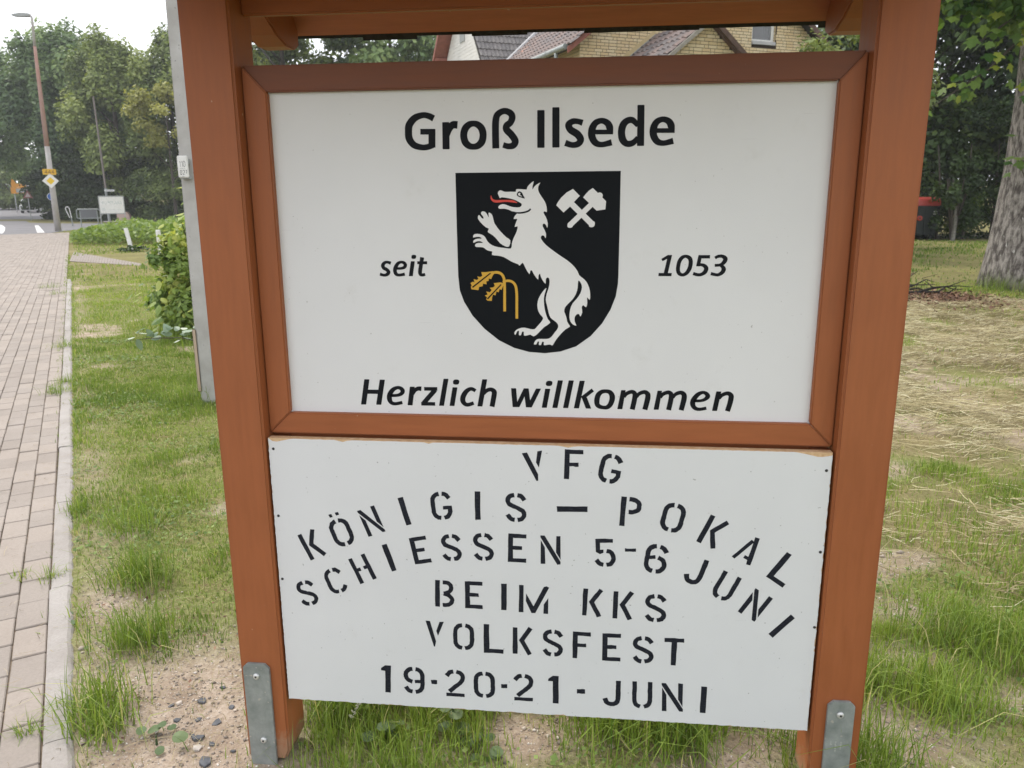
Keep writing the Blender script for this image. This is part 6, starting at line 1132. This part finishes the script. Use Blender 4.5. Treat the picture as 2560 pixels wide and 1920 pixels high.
def tiling(parent, origin, along, up, na, nu, w_, l_, meshes, mats, weights, seed, ok=lambda P: True):
    """tiles laid in rows from 'origin' (eave corner) along the eave and up the slope"""
    along = Vector(along).normalized(); up = Vector(up).normalized(); nn = along.cross(up); q = random.Random(seed); objs = []; far_ = [MB() for _ in mats]
    for j in range(nu):
        for i in range(na):
            p = Vector(origin)+along*(i*w_)+up*(j*l_); c = p+along*w_*.5+up*l_*.5
            if not ok(c): continue
            mi = q.choices(range(len(mats)), weights)[0]; p = p + nn*q.uniform(-.004, .006)
            M4 = Matrix(((along.x, up.x, nn.x, p.x), (along.y, up.y, nn.y, p.y), (along.z, up.z, nn.z, p.z), (0, 0, 0, 1)))
            if bool(in_gap([c])[0]) and len(objs) < 290: o = link('tile', meshes[mi], None, parent); o.matrix_local = M4; objs.append(o)
            else:
                A = np.array(M4); vv = np.array([v.co[:] for v in meshes[mi].vertices]); far_[mi].add((vv @ A[:3, :3].T + A[:3, 3]).tolist(), [tuple(f.vertices) for f in meshes[mi].polygons])
    al = MB(); mi_ = []
    for k in range(len(mats)): n0 = len(al.f); al.add(far_[k].v, far_[k].f); mi_ += [k]*(len(al.f)-n0)
    if al.v:
        me = bpy.data.meshes.new('tiling'); me.from_pydata(al.v, [], al.f)
        for m in mats: me.materials.append(m)
        me.polygons.foreach_set('material_index', mi_); me.update(); link('tiling', me, None, parent)['kind'] = 'stuff'
tm = tile_mesh('tile', .24, .345, 1, .045, M_TILES); tg = tile_mesh('tile', .30, .345, 2, .032, M_GTILE)
wz = lambda y: 6.114+(y-6.464)*1.294
su = Vector((1, 0, .781)).normalized()
tiling(rl, (-.46, 7.0, zl(-.46)-.03), (0, -1, 0), su, 31, 17, .24, .33, tm, M_TILES, (4, 4, 4, .12), 311, lambda c: c.y > -.40 and c.z > wz(c.y)-.02)
tiling(bl, (.31, -.02, 5.82-.78*1.98), (0, -1, 0), Vector((1, 0, .78)), 11, 8, .245, .325, tm, M_TILES, (4, 3, 4, .02), 312)
# wing with white gable and grey tiles
wr = slab('wing_roof', (5.55, wz(5.55)-.05), (8.70, wz(8.70)-.05), 'x', -.60, 6.0); 
b = MB(); b.prism([(8.70, 8.93), (12.25, 5.35), (12.25, 5.47), (8.70, 9.05)], 'x', -1.0, 6.0); b.build('wing_roof', M_REDBOARD, house)
tiling(wr, (-.60, 5.55, wz(5.55)-.03), (1, 0, 0), Vector((0, 1, 1.294)), 14, 15, .30, .33, tg, M_GTILE, (3, 2), 313)
gp_ = [(6.0, 0), (11.2, 0), (11.2, 6.30), (10.12, 7.39), (8.66, 8.83), (6.0, 5.36)]
b = MB(); b.prism(gp_, 'x', -.53, -.33); gw = b.build('gable_wall', M_CLAD, house); b = MB(); zc = 0.0
while zc < 8.7:
    lo = 6.02 if zc < 5.36 else 6.02+(zc+.06-5.36)/1.30; hi = 11.18 if zc+.12 < 6.3 else 11.18-(zc+.12-6.3)/1.0
    if hi-lo > .1: b.box((-.548, lo, zc), (-.531, hi, zc+.114))
    zc += .12
b.build('cladding', M_CLAD, gw)['kind'] = 'stuff'
b = MB(); b.box((-.575, 8.40, 7.02), (-.549, 8.95, 7.55)); b.build('vent', M_GREYPLASTIC, gw, bevel=.01)
b = MB(); b.prism([(9.6, 8.02), (12.3, 5.30), (12.3, 5.52), (9.6, 8.24)], 'x', -1.04, -1.003); b.build('bargeboard', M_REDBOARD, house)
b = MB(); b.box((-1.0, 10.75, 6.62), (-.53, 10.95, 6.80)); b.build('purlin', M_REDBOARD, house)
# valley flashing, verges, bargeboards
b = MB(); b.tube([(.30, 6.40, 6.05), (1.56, 7.17, 7.06), (2.4, 7.8, 7.75)], .075, 6); b.build('valley_flashing', M_FLASH, house)
b = MB(); b.prism([(-.52, zl(-.52)-.20), (-.52, zl(-.52)-.03), (4.18, 9.04), (4.18, 8.87)], 'y', -.335, -.305); b.build('bargeboard', M_REDBOARD, house)
b = MB(); b.prism([(8.90, 5.16), (8.90, 5.36), (4.18, 9.04), (4.18, 8.84)], 'y', -.335, -.305); b.build('bargeboard', M_BROWN, house)
bu = lambda s: 5.82-.78*abs(s-2.29)
b = MB(); b.prism([(.28, bu(.28)-.12), (.28, bu(.28)), (2.29, bu(2.29)), (2.29, bu(2.29)-.12)], 'y', -2.77, -2.725); b.build('verge', M_VERGE, house)
b = MB(); b.prism([(4.30, bu(4.30)-.13), (4.30, bu(4.30)+.03), (2.29, bu(2.29)+.03), (2.29, bu(2.29)-.13)], 'y', -2.79, -2.725); b.prism([(4.28, bu(4.28)-.16), (4.28, bu(4.28)-.05), (2.29, bu(2.29)-.05), (2.29, bu(2.29)-.16)], 'y', -2.724, -2.605); b.build('bargeboard', M_BROWN, house)
b = MB(); b.prism([(.3, 5.86-.78*1.99), (2.29, 5.86), (2.29, 6.02), (.3, 6.06-.78*1.99)], 'y', -.035, -.008); b.build('plaster_band', M_PLASTER, house)
b = MB(); b.prism([(.3, 5.84-.78*1.99), (2.29, 5.84), (2.29, 5.90), (.3, 5.90-.78*1.99)], 'y', -.07, -.036); b.build('wall_flashing', M_GREYPLASTIC, house)
# gutter and downpipe
b = MB(); b.tube([(-.52, -.20, 5.39), (-.52, 7.0, 5.39)], .075, 12); 
for y in (1.0, 2.2, 3.4): b.tube([(-.52, y, 5.39), (-.52, y+.05, 5.39)], .083, 12)
b.build('gutter', M_GALV, house, smooth=False)
b = MB(); b.tube([(-.52, .42, 5.35), (-.52, .42, 5.16), (-.46, .40, 5.06), (-.22, .33, 4.90), (-.10, .30, 4.78), (-.08, .30, 4.5), (-.08, .30, 0)], .05, 10); b.build('downpipe', M_GALV, house, smooth=True)
# window
wn = thing_part = MB(); b = MB()
for a, c in (((5.555, .07, 5.935), (5.625, .13, 7.095)), ((6.285, .07, 5.935), (6.386, .13, 7.095)), ((5.625, .07, 5.935), (6.285, .13, 5.995)), ((5.625, .07, 7.03), (6.285, .13, 7.095))): b.box(a, c)
win = b.build('window', M_WHITE, house, bevel=.006); b = MB(); b.box((5.555, -.05, 5.835), (6.386, .14, 5.932)); b.build('sill', M_FLASH, win, bevel=.006)
b = MB(); b.box((5.626, .095, 5.996), (6.284, .103, 7.029)); m, t, p, o = new_mat('window_glass'); p.inputs['Base Color'].default_value = (.5, .5, .5, 1); p.inputs['Roughness'].default_value = .05; p.inputs['Transmission Weight'].default_value = .8; b.build('pane', m, win)
b = MB(); n = 26; vs = []
for i in range(n+1): vs += [(5.63+.50*i/n, .20+.02*math.sin(i*1.9), 5.97), (5.63+.50*i/n, .20+.02*math.sin(i*1.9), 7.05)]
b.add(vs, [(2*i, 2*i+2, 2*i+3, 2*i+1) for i in range(n)]); b.build('curtain', mat('curtain_grey', (.34, .34, .35), .9), win)
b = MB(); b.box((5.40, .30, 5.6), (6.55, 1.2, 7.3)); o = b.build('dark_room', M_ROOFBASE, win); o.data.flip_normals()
# ------------------------------------------------------------------ air
HAZE = 0.0008
if HAZE > 0:
    b = MB(); b.box((-140, -30, -3.0), (60, 180, 17.0)); hz = b.build('haze', None)
    m = bpy.data.materials.new('haze'); m.use_nodes = True; t = m.node_tree; t.nodes.clear(); o = t.nodes.new('ShaderNodeOutputMaterial'); pv = t.nodes.new('ShaderNodeVolumePrincipled')
    pv.inputs['Color'].default_value = (.92, .94, .97, 1); pv.inputs['Density'].default_value = HAZE; pv.inputs['Anisotropy'].default_value = .2; t.links.new(pv.outputs[0], o.inputs['Volume']); hz.data.materials.append(m); tag(hz, 'thin bright haze in the air over the whole street', 'haze', kind='stuff')
